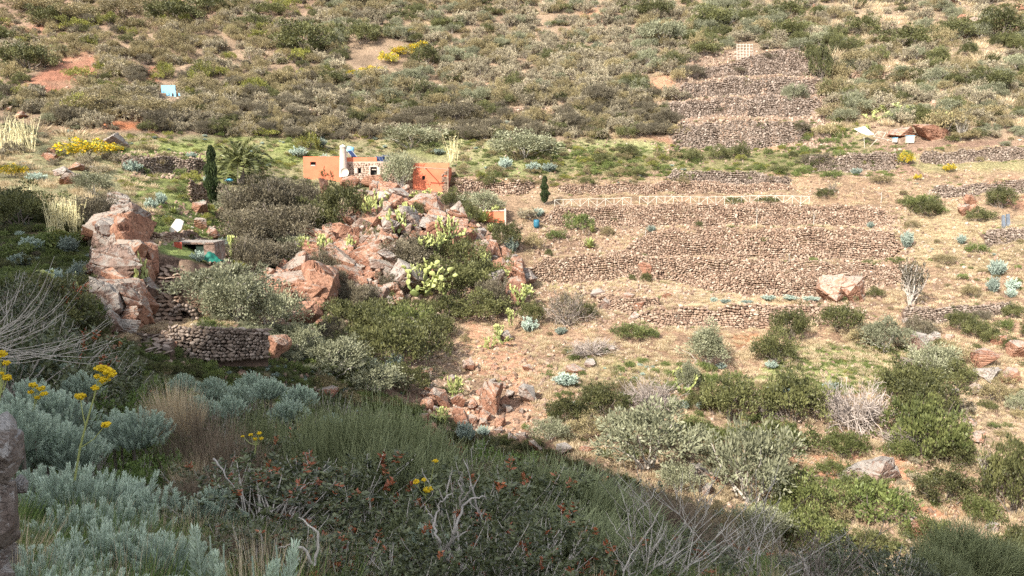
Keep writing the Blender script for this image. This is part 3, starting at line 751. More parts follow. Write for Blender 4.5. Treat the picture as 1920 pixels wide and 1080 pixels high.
# ------------------------------------------------------------------ stuff: one object whose points carry many small plants or stones
def stuff(name, label, cat, P, R, S, idx, srcs):
    col = bpy.data.collections.new(name + '_shapes')
    for k, me in enumerate(srcs):
        o = bpy.data.objects.new('%s_shape_%02d' % (name, k), me); col.objects.link(o)
    me = bpy.data.meshes.new(name); me.vertices.add(len(P)); me.vertices.foreach_set('co', np.asarray(P, np.float32).ravel())
    a = me.attributes.new('rot', 'FLOAT_VECTOR', 'POINT'); a.data.foreach_set('vector', np.asarray(R, np.float32).ravel())
    a = me.attributes.new('scl', 'FLOAT_VECTOR', 'POINT'); a.data.foreach_set('vector', np.asarray(S, np.float32).ravel())
    a = me.attributes.new('idx', 'INT', 'POINT'); a.data.foreach_set('value', np.asarray(idx, np.int32))
    o = link(name, me)
    ng = bpy.data.node_groups.new(name, 'GeometryNodeTree')
    ng.interface.new_socket('Geometry', in_out='INPUT', socket_type='NodeSocketGeometry')
    ng.interface.new_socket('Geometry', in_out='OUTPUT', socket_type='NodeSocketGeometry')
    N, L = ng.nodes, ng.links
    gi = N.new('NodeGroupInput'); go = N.new('NodeGroupOutput'); ip = N.new('GeometryNodeInstanceOnPoints'); ci = N.new('GeometryNodeCollectionInfo')
    ci.inputs['Collection'].default_value = col; ci.inputs['Separate Children'].default_value = True; ci.inputs['Reset Children'].default_value = True
    def att(nm, ty):
        n = N.new('GeometryNodeInputNamedAttribute'); n.data_type = ty; n.inputs['Name'].default_value = nm
        return [s for s in n.outputs if s.enabled and s.name == 'Attribute'][0]
    L.new(gi.outputs[0], ip.inputs['Points']); L.new(ci.outputs[0], ip.inputs['Instance']); ip.inputs['Pick Instance'].default_value = True
    L.new(att('idx', 'INT'), ip.inputs['Instance Index']); L.new(att('scl', 'FLOAT_VECTOR'), ip.inputs['Scale'])
    er = N.new('FunctionNodeEulerToRotation'); L.new(att('rot', 'FLOAT_VECTOR'), er.inputs[0]); L.new(er.outputs[0], ip.inputs['Rotation'])
    L.new(ip.outputs[0], go.inputs[0])
    md = o.modifiers.new('scatter', 'NODES'); md.node_group = ng
    return tag(o, label, cat, None, 'stuff')

# ------------------------------------------------------------------ where the scrub, grass and stones lie
ZONES = [ # polygon, count, {kind: weight}, size range in m (radius)
 # upper left: brown heath and grey scrub
 ([(-200,-70),(700,-70),(700,150),(330,215),(-200,215)], 1650, dict(heath=5, greyscrub=3.0, mastic=1.0, yelgreen=1.2, brownscrub=1, straw=1.5), (.8,1.9)),
 ([(600,-70),(1480,-70),(1450,82),(1310,100),(1250,200),(600,215)], 2300, dict(greyscrub=7, heath=2.5, mastic=1., olive=1.8, straw=2.5), (.8,1.9)),
 ([(1250,-70),(2150,-70),(2150,250),(1560,240),(1545,95),(1300,95)], 2000, dict(mastic=3., olive=2, straw=8, greyscrub=3.5, heath=3), (.8,2.0)),
 ([(60,175),(1250,180),(1260,260),(600,262),(100,240)], 1700, dict(greyscrub=5, brownscrub=3, heath=2, mastic=.8, straw=4), (.7,1.5)),
 ([(-200,190),(240,200),(240,330),(-200,340)], 170, dict(greyscrub=3, straw=3, olive=2, silver=1), (.6,1.3)),
 ([(200,250),(640,250),(640,300),(430,330),(430,470),(290,440),(220,330)], 330, dict(bright=3.5, yelgreen=2.5, straw=1.5, silver=.8, heath=1.2, grass=3), (.35,.8)),
 ([(620,255),(1260,258),(1300,350),(850,350),(840,290),(620,285)], 360, dict(bright=1.8, yelgreen=2, straw=3, silver=.8, heath=2.5, grass=3), (.35,.9)),
 ([(1000,275),(1540,275),(1700,300),(1480,335),(1000,335)], 280, dict(bright=4, yelgreen=2, grass=4, mastic=.6, straw=1), (.3,.75)),
 ([(1490,225),(1640,225),(1660,285),(1490,290)], 90, dict(bright=4, grass=4, yelgreen=2), (.3,.8)),
 ([(1600,150),(2150,150),(2150,280),(1640,270)], 240, dict(mastic=2.5, heath=2.5, olive=2, straw=3, silver=.9, greyscrub=2), (.5,1.3)),
 ([(1600,280),(2150,280),(2150,400),(1700,400)], 170, dict(straw=5, grass=2, heath=1.2, bright=1, silver=.5), (.3,.7)),
 ([(1680,385),(2150,400),(2150,620),(1640,590),(1700,480)], 260, dict(straw=8, heath=1., bright=1, silver=.5, grass=1), (.25,.7)),
 ([(990,580),(1750,580),(1700,650),(1000,660)], 60, dict(straw=6, heath=.6, silver=.4), (.2,.45)),
 ([(1000,640),(1350,690),(1500,760),(1060,760),(980,700)], 200, dict(bright=3, grass=2, straw=2, heath=1, silver=1), (.25,.6)),
 ([(1420,660),(1740,650),(1760,720),(1480,750)], 230, dict(grass=5, bright=2, yelgreen=1.5), (.15,.4)),
 ([(1740,600),(2150,560),(2150,830),(1850,850),(1740,700)], 300, dict(straw=9, mastic=.8, heath=1.6, bright=1), (.25,.7)),
 ([(1290,820),(2150,840),(2150,1100),(1500,1100)], 260, dict(straw=6, heath=1.6, bright=.8, greyscrub=1.2), (.25,.6)),
 ([(1050,770),(1500,760),(1500,860),(1280,900),(1050,840)], 200, dict(straw=4, bright=1.2, heath=2, grass=1.5), (.25,.55)),
 ([(760,700),(1080,690),(1060,830),(780,800)], 90, dict(straw=3, bright=2, grass=2, silver=.6), (.15,.4)),
 ([(800,600),(960,600),(900,690),(800,680)], 40, dict(straw=6), (.15,.3)),
 ([(410,330),(980,400),(990,560),(800,620),(480,600),(430,470)], 170, dict(heath=2, brownscrub=2.5, mastic=1.5, straw=1.5, yelgreen=.7), (.3,.75)),
 ([(300,590),(620,600),(760,740),(560,700)], 200, dict(olive=3, bright=1.5, silver=1.2, mastic=1.5), (.3,.7)),
 ([(-200,390),(180,390),(200,610),(-200,660)], 420, dict(mastic=3, bright=2.5, silver=1.6, grass=2, brownscrub=1), (.3,.7)),
 ([(200,640),(600,660),(760,790),(400,720),(220,690)], 420, dict(silver=1.6, bright=2.5, mastic=2, grass=2), (.2,.45)),
 ([(560,700),(980,830),(1300,960),(900,920)], 330, dict(mastic=2, heath=3, bright=2), (.3,.6)),
]
HOLES = [[(700,160),(1080,156),(1080,165),(700,171)], [(820,201),(1100,197),(1100,205),(820,210)], [(1180,202),(1270,190),(1270,199),(1180,211)], [(0,52),(90,54),(90,61),(0,60)], [(470,126),(640,119),(640,124),(470,132)], [(420,31),(620,37),(620,42),(420,37)], [(330,216),(690,207),(690,213),(330,224)], [(700,236),(1180,226),(1180,232),(700,243)], [(900,30),(1130,26),(1130,31),(900,36)], # bare places kept open
 [(50,150),(120,112),(190,102),(175,140),(140,185),(75,178)], [(225,118),(300,128),(298,148),(240,143)], [(180,222),(285,232),(285,245),(190,240)],
 [(1195,150),(1285,138),(1265,163),(1225,180)], [(1315,112),(1380,100),(1378,122),(1325,122)], [(880,156),(955,159),(945,170),(885,168)],
 [(1110,263),(1250,253),(1270,272),(1120,282)], [(294,154),(338,154),(342,204),(290,204)], [(1370,78),(1425,78),(1430,150),(1370,150)],[(640,60),(810,88),(820,128),(650,155)],
 [(575,290),(850,300),(848,372),(600,345)], [(1610,235),(1790,240),(1780,275),(1610,268)], [(205,600),(560,605),(480,614),(300,614),(230,640)],
 [(285,470),(340,470),(350,612),(270,612)], [(320,455),(420,455),(420,500),(320,500)], [(925,380),(1020,395),(1020,430),(930,425)],
 [(880,690),(1000,660),(1040,640),(1000,720)], [(780,770),(1050,700),(1040,780),(880,820)], [(1480,855),(1690,860),(1690,900),(1580,905)], [(1725,955),(1830,955),(1820,990),(1730,990)],
]
kinds_all = list(LM)
SCAT = []      # (kind, x, y, z, r, px, py, zone)
for zi, (poly, n, wts, (s0, s1)) in enumerate(ZONES):
    pa = np.array(poly, float); lo, hi = pa.min(0), pa.max(0); got = 0; tries = 0
    ks = list(wts); w = np.array([wts[k] for k in ks], float); w /= w.sum()
    while got < n and tries < 40:
        tries += 1
        q = RNG.uniform(lo, hi, (n*2, 2)); ok = inpoly(q[:, 0], q[:, 1], poly)
        for h in HOLES: ok &= ~inpoly(q[:, 0], q[:, 1], h)
        q = q[ok][:n-got]
        if len(q) == 0: continue
        H = hit(q[:, 0], q[:, 1])
        # neighbouring plants tend to be of a kind
        nn = vnoise(H[:, 0]/6 + zi*7, H[:, 1]/6); kk = (np.clip(nn*.75 + .25*RNG.random(len(q)), 0, .999))
        cw = np.cumsum(w); kidx = np.where(RNG.random(len(q)) < .55, np.searchsorted(cw, np.clip((kk-.15)/.7, 0, .999)), np.searchsorted(cw, RNG.random(len(q))))
        for a, b, k in zip(q, H, np.minimum(kidx, len(ks)-1)):
            if b[1] > 310: continue
            r = s0 + (s1-s0)*RNG.random()**1.8
            SCAT.append((ks[k], b[0], b[1], b[2], r*(.6 if ks[k] in ('straw','silver','grass') else 1), a[0], a[1], zi)); got += 1
print('scattered', len(SCAT))
# ------------------------------------------------------------------ plants and rocks named one by one
UH = dict(canopy=1.02, cypress=2.0, silver=.85, straw=1.0, grass=.8, cone_tree=1.45, agave=.9, fig=1.15)
LOOK = dict(canopy=('pale green spreading olive tree','tree'),mastic=('dark green dense shrub','shrub'), greenmat=('low spreading green shrub','shrub'), olive=('grey green bushy shrub','shrub'),
 greyscrub=('pale grey wispy shrub','shrub'), brownscrub=('brownish twiggy shrub','shrub'), heath=('olive brown heath shrub','shrub'), bright=('bright green leafy plant','plant'),
 yelgreen=('yellow green shrub','shrub'), silver=('silvery blue green tuft','plant'), straw=('pale dry grass tuft','grass tuft'), grass=('short green grass tuft','grass tuft'),
 thicket=('grey tangle of dead twigs','dead shrub'), bare_shrub=('dark nearly bare shrub','shrub'), fig=('pale bare branched small tree','tree'), cone_tree=('conical grey green tree','tree'),
 cypress=('slender dark cypress','cypress'), broom=('yellow flowering broom bush','broom bush'), agave=('spiky agave rosette','agave'), cactus=('prickly pear with yellow green pads','prickly pear'))
NAME = dict(canopy='olive_tree', mastic='mastic_shrub', greenmat='spreading_shrub', olive='olive_shrub', greyscrub='grey_shrub', brownscrub='twiggy_shrub', heath='heath_shrub', bright='leafy_plant',
 yelgreen='green_shrub', silver='silver_tuft', straw='grass_tuft', grass='grass_tuft', thicket='dead_shrub', bare_shrub='bare_shrub', fig='fig_tree', cone_tree='olive_tree', cypress='cypress_tree', broom='broom_bush', agave='agave_plant')
GRP = {k: LOOK[k][0] + 's on the hillside' for k in LOOK}
SIZEW = lambda w: 'large ' if w > 110 else ('' if w > 55 else 'small ')
_cnt = [0]
def plant(kind, px, py, w, h, label=None, dy=0., parts=None, depth=None, sy=.9):
    _cnt[0] += 1; rng = random.Random(_cnt[0]*7)
    H = hit(px, py)[0]
    if depth: u, t = px2ut(px, py); H = np.array([u*depth, depth, t*depth])
    dep = H[1]*cp_ + H[2]*sp_; m = dep/FPX; r = w*m/2*1.1; hh = h*m*1.0/UH.get(kind, 1.)
    y = H[1] + r*.45 + dy; loc = (H[0]*y/H[1], y, float(hz(H[0]*y/H[1], y)[0]) if not depth else H[2])
    # ground rises behind: keep the base at the pixel's own height
    loc = (loc[0], loc[1], min(loc[2], H[2] + .45*r*.45 + .1) - .05)
    f, s, j = shp(kind, rng.randrange(9))
    rot = (0, 0, rng.uniform(0, 6.283)); sc = (r/.95, r*sy/.95, hh)
    big = w >= 45 if parts is None else parts
    if kind in ('straw', 'grass', 'silver', 'agave') and not (kind == 'silver' and big): big = False
    if big and f and s:
        e = link(NAME[kind], None, None, loc, rot, sc)
        link('crown' if kind in ('fig','cone_tree','cypress','canopy') else 'foliage', f, e); link('trunk' if kind in ('fig','cone_tree','cypress','canopy') else 'stems', s, e); o = e
    elif kind == 'cypress':
        e = link(NAME[kind], None, None, loc, rot, sc); link('crown', f, e); link('trunk', s, e); o = e
    else: o = link(NAME[kind], j, None, loc, rot, sc)
    base = label or (SIZEW(w) + LOOK[kind][0])
    if label: ltag(o, '!' + label, LOOK[kind][1], GRP[kind], px, py - h/2)
    else: ltag(o, base, LOOK[kind][1], GRP[kind], px, py - h/2)
    return o
PL_ = [
 # right: round bushes on the terraces
 ('cone_tree',1327,696,76,84,'dark conical olive tree standing alone on the bare tan terrace'),
 ('mastic',1484,648,80,66), ('mastic',1453,690,82,66), ('mastic',1578,630,88,54,'broad dark green bush beside the round pair on the terrace'),
 ('olive',1658,672,94,64), ('mastic',1797,622,54,40), ('bright',1885,620,36,20), ('olive',1748,716,92,66), ('brownscrub',1722,640,60,40),
 ('mastic',1705,744,60,40), ('heath',1610,650,50,34), ('mastic',1895,660,40,30), ('heath',1780,690,70,40),
 ('fig',1706,580,78,76,'bare fig tree with pale stems rising from the terrace path'),
 ('bare_shrub',1062,622,112,78,'dark tangled nearly bare shrub at the right foot of the crag'), ('mastic',998,612,56,48), ('mastic',1095,600,46,34),
 ('thicket',1110,672,112,42,'flat grey mat of dead twigs on the pale terrace'), ('thicket',1218,782,130,76,'dead grey twig tangle left of the green bushes at lower right'),
 ('thicket',1596,824,160,116,'biggest grey tangle of dead twigs between two dark shrubs'), ('thicket',1690,850,90,46), ('thicket',1440,790,50,50),
 ('greenmat',1185,640,84,26), ('bright',1222,634,30,18), ('mastic',1365,804,124,92), ('mastic',1480,812,128,108), ('greenmat',1455,858,150,52), ('greenmat',1580,866,96,44),
 ('mastic',1700,772,136,86), ('mastic',1730,800,120,80), ('greenmat',1738,880,170,112,'long dark green sloping shrub right of the dead twig tangle'), ('mastic',1780,884,100,60), ('greenmat',1690,870,70,40),
 ('olive',1405,965,180,160,'big round grey shrub in the middle of the lower right slope'), ('olive',1215,900,210,124,'broad pale olive shrub just above the shadow edge'),
 ('mastic',1130,790,100,58), ('mastic',1120,760,60,40), ('heath',1100,826,90,40), ('greenmat',1500,990,160,84), ('greenmat',1455,1010,120,60),
 ('bright',1660,992,130,66,'bright yellow green spreading shrub left of the red soil patch'), ('greenmat',1610,945,90,40), ('mastic',1775,962,130,62), ('greenmat',1840,990,70,44),
 ('mastic',1895,980,120,140,'tall dark mastic bush cut by the right edge'), ('mastic',1900,1085,130,90), ('fig',1848,925,46,70), ('mastic',1310,775,50,36), ('greenmat',1300,822,80,30),
 ('olive',1290,740,44,58), ('heath',1560,990,60,40), ('greenmat',1530,1040,150,70), ('olive',1420,1030,140,70), ('heath',1340,1000,90,60), ('greenmat',1560,900,70,30), ('mastic',1640,1050,90,50), ('greenmat',1740,1030,100,50), ('heath',1580,960,70,30), ('olive',1270,930,90,50), ('mastic',1060,800,80,50), ('greenmat',1370,840,80,30), ('mastic',1540,780,60,40), ('mastic',1790,730,70,50), ('mastic',1830,640,60,40), ('heath',1860,760,70,40), ('greyscrub',1800,780,60,30), ('olive',1030,830,80,40), ('heath',1165,745,50,30), ('mastic',1850,770,40,16), ('mastic',1935,640,40,40),
 # crag and its foot
 ('mastic',862,575,130,80,'big dark green shrub hanging on the right flank of the crag'), ('mastic',868,515,100,60), ('mastic',905,560,90,70), ('mastic',815,540,60,50), ('mastic',905,612,100,60), ('mastic',835,615,90,50), ('brownscrub',925,590,60,60), ('mastic',930,520,40,30),
 ('mastic',735,700,150,110,'biggest dark green shrub at the foot of the crag'), ('mastic',655,640,110,80), ('mastic',795,680,110,80), ('mastic',720,620,90,56), ('mastic',640,695,90,60), ('mastic',700,655,120,70), ('greenmat',770,640,110,60), ('brownscrub',680,600,70,50), ('mastic',820,640,70,50), ('greenmat',680,720,100,40), ('mastic',765,740,90,50), ('brownscrub',620,650,60,50),
 ('mastic',640,435,96,88,'dark ivy green bush in front of the stone cottage rocks'), ('mastic',600,450,80,60), ('brownscrub',505,440,130,90,'wide grey brown shrub left of the crag top'), ('brownscrub',470,470,100,70), ('brownscrub',540,480,120,80), ('olive',560,500,80,50), ('brownscrub',450,500,70,50), ('mastic',520,520,70,40),
 ('brownscrub',565,415,90,64), ('mastic',575,440,90,56), ('brownscrub',460,440,90,80), ('olive',440,410,70,50), ('brownscrub',480,520,90,60), ('brownscrub',500,510,120,50), ('brownscrub',560,500,60,40),
 ('canopy',430,606,190,104,'wide pale olive tree overhanging the stone stairs'), ('olive',440,610,120,84), ('olive',510,640,120,80), ('olive',560,670,80,60),
 ('olive',630,720,140,70), ('olive',700,745,120,60), ('olive',600,690,60,50), ('brownscrub',630,570,70,60), ('brownscrub',765,520,110,56), ('mastic',700,470,50,40), ('mastic',655,505,44,36), ('brownscrub',600,500,50,40), ('mastic',745,515,50,34), ('brownscrub',690,430,40,30), ('mastic',590,560,44,34), ('brownscrub',640,590,60,40), ('mastic',830,440,40,34), ('heath',870,470,40,26), ('brownscrub',720,400,40,26), ('mastic',540,510,40,36), ('brownscrub',790,500,70,50), ('mastic',780,410,40,30), ('brownscrub',670,600,80,60), ('brownscrub',740,560,70,40), ('brownscrub',610,540,60,70),
 ('mastic',850,395,46,40), ('brownscrub',560,610,50,60), ('mastic',945,470,66,50), ('mastic',955,525,40,44), ('heath',1000,470,40,30),
 ('olive',752,362,68,70,'small olive tree growing right in front of the stone cottage'), ('mastic',610,334,36,14), ('olive',906,408,84,42,'umbrella shaped grey green bush left of the blue barrel'),
 ('mastic',920,362,40,34,'dark ivy clump on the short pinkish wall'), ('greyscrub',990,420,54,26), ('mastic',880,420,40,40),
 ('olive',982,306,134,52,'broad olive tree standing above the short pinkish wall'), ('olive',772,290,116,42,'low wide olive bush behind the stone cottage'), ('heath',930,330,30,20),
 ('cypress',400,392,34,112,'tall slender cypress beside the palm'), ('cypress',1021,384,20,52,'small dark cypress at the left end of the white fence'),
 ('cypress',394,330,14,40), ('mastic',1130,312,50,20), ('mastic',1390,298,32,28), ('mastic',1350,302,46,26), ('mastic',1300,306,40,24), ('mastic',1180,300,46,22), ('mastic',1196,338,40,22),
 ('heath',1140,448,30,20), ('bright',1090,440,60,30), ('bright',1040,456,40,20), ('mastic',1028,480,20,14),
 # upper slope
 ('mastic',328,54,116,50,'big dark tree like bush near the top left'), ('mastic',575,108,116,60,'large dark green bush left of the yellow broom streak'), ('mastic',50,138,110,58,'pale topped dark bush at the left edge beside red soil'),
 ('mastic',620,166,60,32), ('mastic',650,20,140,34), ('mastic',400,30,90,30), ('mastic',830,60,50,26), ('mastic',800,130,70,40), ('mastic',680,90,70,44), ('mastic',1540,160,50,70), ('mastic',1520,128,60,40),
 ('mastic',1330,60,90,44), ('mastic',1480,80,90,40), ('mastic',1700,100,110,40), ('mastic',1620,70,80,34), ('mastic',1690,160,60,30), ('mastic',1790,80,80,36), ('mastic',1880,80,110,56), ('mastic',1850,180,90,44),
 ('heath',1770,260,80,50), ('heath',1610,130,70,34), ('mastic',1480,40,80,30), ('mastic',1220,40,80,36), ('olive',1240,90,90,40), ('mastic',1190,170,60,30), ('brownscrub',1120,200,70,36), ('greyscrub',1010,185,60,34), ('olive',1490,205,50,40),
 ('fig',1475,218,40,30), ('fig',1515,216,40,26), ('fig',1590,205,36,30), ('fig',1800,266,30,40), ('mastic',1590,196,46,30), ('mastic',1040,250,60,20), ('brownscrub',860,240,90,36), ('brownscrub',800,235,60,30),
 ('heath',300,228,120,30), ('heath',180,222,110,34), ('heath',240,215,90,28), ('greyscrub',260,190,80,30), ('mastic',360,175,30,18),
 ('mastic',100,60,90,40), ('heath',140,50,90,34), ('heath',230,40,100,36), ('heath',60,30,90,30), ('yelgreen',148,62,60,24), ('yelgreen',150,155,60,24), ('heath',250,60,70,24), ('mastic',480,60,70,26),('mastic',510,35,70,26),('yelgreen',490,80,50,18),
 ('brownscrub',1300,150,50,24), ('greyscrub',1275,190,50,24), ('heath',1268,262,50,26), ('mastic',1262,130,50,30), ('greyscrub',1550,150,40,26), ('heath',1545,262,44,24), ('greyscrub',1410,205,30,12), ('heath',1460,240,26,12), ('brownscrub',1380,140,30,12), ('brownscrub',1350,215,30,12), ('heath',1560,230,60,30), ('mastic',1555,190,50,34), ('heath',1400,165,26,12), ('brownscrub',1500,190,30,14), ('brownscrub',1255,240,50,26), ('mastic',1320,110,60,30), ('olive',1500,100,60,24), ('greyscrub',1450,92,60,20), ('brownscrub',1440,118,40,16), ('mastic',1420,250,36,18), ('brownscrub',1495,255,50,20), ('brownscrub',1530,320,60,24), ('bare_shrub',1560,365,24,24), ('mastic',1545,376,34,18), ('mastic',1375,384,40,14), ('mastic',1440,384,50,14),
 ('mastic',1740,415,60,36), ('greenmat',1730,400,60,26), ('mastic',1875,395,56,46,'dark shrub above the two grey posts at right'), ('mastic',1835,420,50,26), ('bright',1832,480,44,18), ('bright',1600,462,50,12), ('bright',1430,458,50,9),
 ('heath',1060,575,30,24), ('mastic',1860,650,50,36), ('heath',1820,560,40,22), ('mastic',1640,560,30,20), ('heath',1400,540,26,14), ('mastic',1120,520,24,14), ('bright',1680,500,40,12), ('heath',1770,500,40,18), ('mastic',1700,390,34,18), ('heath',1650,350,40,16), ('bright',1560,340,50,14), ('mastic',1460,330,40,16), ('heath',1280,352,40,16), ('mastic',1100,352,36,18), ('bright',1150,420,30,10), ('heath',1350,470,24,10), ('bright',1060,500,30,10), ('heath',1880,730,50,26), ('olive',1910,780,50,40), ('mastic',1212,530,22,22), ('mastic',1184,526,16,12), ('mastic',1256,524,20,12), ('mastic',1310,426,16,12), ('mastic',1286,500,18,16), ('mastic',1600,424,18,14), ('bright',1525,494,24,10), ('mastic',1480,478,20,26),
 ('heath',873,645,22,18), ('heath',1710,430,30,14), ('mastic',1900,600,46,30), ('mastic',1630,510,30,20), ('brownscrub',1840,600,40,18),
 # shaded left bank, middle distance
 ('mastic',40,430,140,80,'dark shaded bush at the left edge above the path'), ('brownscrub',180,430,80,60), ('brownscrub',200,400,50,30), ('olive',175,366,80,42), ('mastic',30,395,80,40),
 ('olive',200,520,44,26), ('mastic',262,470,36,30), ('brownscrub',214,560,40,24), ('greenmat',190,560,40,30), ('mastic',230,500,80,46,'dark bush wedged between the two big left rocks'), ('mastic',90,640,190,110,'broad dark bush on the shaded left bank'), ('mastic',170,650,90,60), ('bare_shrub',20,620,120,80), ('mastic',150,560,60,50),
 ('bright',110,470,110,30), ('yelgreen',120,462,60,30), ('bright',30,490,90,30), ('bright',180,610,50,50), ('greenmat',20,560,120,40), ('bright',400,615,50,10),
 # yellow flowers
 ('broom',160,302,96,38,'big yellow flowering broom beside the pink boulder'), ('broom',205,292,46,22), ('broom',22,336,56,26), ('broom',1698,314,32,26,'round yellow broom bush at the right above the terraces'),
 ('broom',1780,326,22,16), ('broom',760,112,56,20), ('broom',728,124,40,22), ('broom',790,102,50,18), ('broom',770,70,28,14), ('broom',700,144,50,14), ('broom',665,148,34,13), ('broom',1720,340,16,12),
 ('yelgreen',580,288,56,32), ('yelgreen',360,345,40,20), ('yelgreen',440,330,30,20), ('yelgreen',500,260,50,16), ('yelgreen',1570,255,40,16),
]
for e in PL_: plant(*e)
for px, py, w, h in [(1246,404,24,18),(1221,440,24,14),(1700,470,36,34),(1552,524,52,30),(1606,532,26,24),(1868,524,46,34),(1862,552,34,32),(1898,548,38,26),(1802,460,26,20),(992,628,52,30),
  (1266,612,28,20),(1052,630,34,16),(960,478,40,34),(1060,730,80,24),(1076,774,36,20),(872,838,56,44),(906,820,34,22),(848,586,30,22),(1446,694,34,16),(1352,696,30,14),(1560,736,50,18),(1758,606,26,20),
  (283,396,40,24),(302,388,34,26),(948,322,36,26),(1000,330,40,22),(1030,328,40,18),(820,292,40,12),(1360,570,30,10),(1400,570,40,10),(1440,570,40,11),(1480,570,46,10),(1520,570,46,10),(1338,568,20,12),
  (1545,456,36,14),(1510,458,40,10),(1590,458,40,12),(1640,420,26,24),(1632,430,20,14),(1285,770,26,18),(1312,770,22,16),(700,730,60,50),(740,700,50,40),(610,315,30,26),(600,285,40,22),(560,300,50,20),(945,245,40,14),
  (1510,935,16,12),(1700,1010,20,12),(100,540,60,34),(130,480,50,36),(60,475,60,30),(200,480,44,40),(40,500,60,24),(150,530,50,40),(190,610,40,30),(380,395,30,20),(395,350,40,20),(340,320,30,20),(250,325,50,26),(70,345,50,20),(1895,560,30,20),(1460,745,60,18),(420,470,40,24),(372,492,40,22),(1605,330,30,14),(360,300,30,14),(1010,412,30,18)]:
    plant('silver', px, py, w, h)
for px, py, w, h in [(1105,468,40,26),(1110,440,24,22),(905,425,60,34),(880,410,40,24),(325,402,34,16),(920,440,40,20),(1625,250,24,18),(1720,240,30,16)]:
    plant('agave', px, py, w, h)
for px, py, w, h in [(1490,345,14,12),(1700,560,30,16),(60,255,90,26),(130,262,110,24),(320,775,60,40),(1600,20,70,24),(1560,60,60,20),(1750,130,60,24),(1820,40,70,24),(1640,110,60,24),(1480,20,70,24),(1840,120,70,26),(1560,110,50,24)]:
    plant('straw', px, py, w, h)

# promote the biggest of the scattered shrubs to things of their own; the rest is one mass
SHK = ('mastic','olive','heath','greyscrub','brownscrub','yelgreen','bright','broom')
n_sh = sum(1 for o, b, x, y in LBL if o.get('category') == 'shrub')
def pxs(s): return s[4]/s[2]
vis = [k for k, s in enumerate(SCAT) if s[0] in SHK and 0 < s[5] < 1920 and 5 < s[6] < 1080 and s[7] not in (15,22,23,24)]
vis.sort(key=lambda k: -pxs(SCAT[k])); top = set(vis[:max(0, 215 - n_sh)])
for k in sorted(top):
    kind, x, y, z, r, px, py, zi = SCAT[k]; rr = random.Random(k)
    f, s, j = shp(kind, rr.randrange(9)); w = 2*r*FPX/y
    o = link(NAME[kind], j, None, (x, y, z - .05), (0, 0, rr.uniform(0, 6.28)), (r, r, r*rr.uniform(.75, 1.05)))
    ltag(o, SIZEW(w) + LOOK[kind][0], 'shrub', GRP[kind], px, py - w*.3)
src, sidx = [], {}
for kind in ('mastic','olive','heath','greyscrub','brownscrub','yelgreen','bright','silver'):
    for i in range(len(SH[kind])): sidx[kind, i] = len(src); src.append(shp(kind, i)[2])
Pp, Rr, Ss, Ii = [], [], [], []; G = ([], [], [], []); gsrc = [shp('straw', i)[2] for i in range(3)] + [shp('grass', i)[2] for i in range(3)]
for k, s in enumerate(SCAT):
    if k in top: continue
    kind, x, y, z, r, px, py, zi = s; rr = random.Random(k)
    if kind in ('straw', 'grass'):
        G[0].append((x, y, z-.04)); G[1].append((0, 0, rr.uniform(0, 6.28))); q = r*rr.uniform(.7, 1.1); G[2].append((r, r, q)); G[3].append(rr.randrange(3) + (3 if kind == 'grass' else 0))
    else:
        Pp.append((x, y, z-.05)); Rr.append((rr.uniform(-.1,.1), rr.uniform(-.1,.1), rr.uniform(0, 6.28))); Ss.append((r, r*rr.uniform(.8,1.1), r*rr.uniform(.8, 1.35) if zi < 4 else r*rr.uniform(.7, 1.05))); Ii.append(sidx[kind, rr.randrange(len(SH[kind]))])
stuff('scrub', 'mass of low grey and green scrub covering the hillside', 'scrub', Pp, Rr, Ss, Ii, src)

# dry grass strewn over the terraces and slopes
def strew(poly, n, H=None):
    pa = np.array(poly, float); lo, hi = pa.min(0), pa.max(0); q = RNG.uniform(lo, hi, (n*3, 2)); q = q[inpoly(q[:, 0], q[:, 1], poly)][:n]
    h = hit(q[:, 0], q[:, 1]); return h[h[:, 1] < 300], q
for poly, n, s, kk in [([(980,330),(2100,330),(2100,700),(980,660)], 4200, .2, 0), ([(980,640),(2100,640),(2100,1090),(1300,1080),(1000,800)], 4600, .19, 0), ([(1560,-60),(2100,-60),(2100,240),(1560,240)], 900, .5, 0),
     ([(210,260),(860,250),(620,330),(430,480),(290,440)], 900, .22, 3), ([(850,260),(1700,270),(1700,330),(850,345)], 900, .25, 3), ([(1430,650),(1740,640),(1760,730),(1480,745)], 900, .16, 3),
     ([(990,517),(1270,517),(1550,575),(1200,575)], 500, .15, 0), ([(200,600),(560,600),(480,618),(240,640)], 260, .1, 0), ([(800,600),(970,600),(1020,720),(820,760)], 400, .15, 0), ([(0,640),(560,650),(760,800),(1500,1060),(0,1060)], 2200, .16, 3),
     ([(0,640),(560,650),(760,800),(1500,1060),(0,1060)], 300, .16, 0), ([(-100,255),(300,255),(300,400),(-100,400)], 400, .35, 0), ([(0,390),(180,390),(200,640),(0,640)], 400, .2, 3)]:
    h, q = strew(poly, n)
    for a in h:
        rr = RNG.random(4)
        if a[1] < 9: continue
        G[0].append((a[0], a[1], a[2]-.03)); G[1].append((0, 0, rr[0]*6.28)); g = s*(.5 + rr[1]*1.3); G[2].append((g*1.4, g*1.4, g*(.7 + rr[2]*.8))); G[3].append(int(rr[3]*2.99) + kk)
rg = np.random.default_rng(91)          # weeds along the foot and the top of every wall
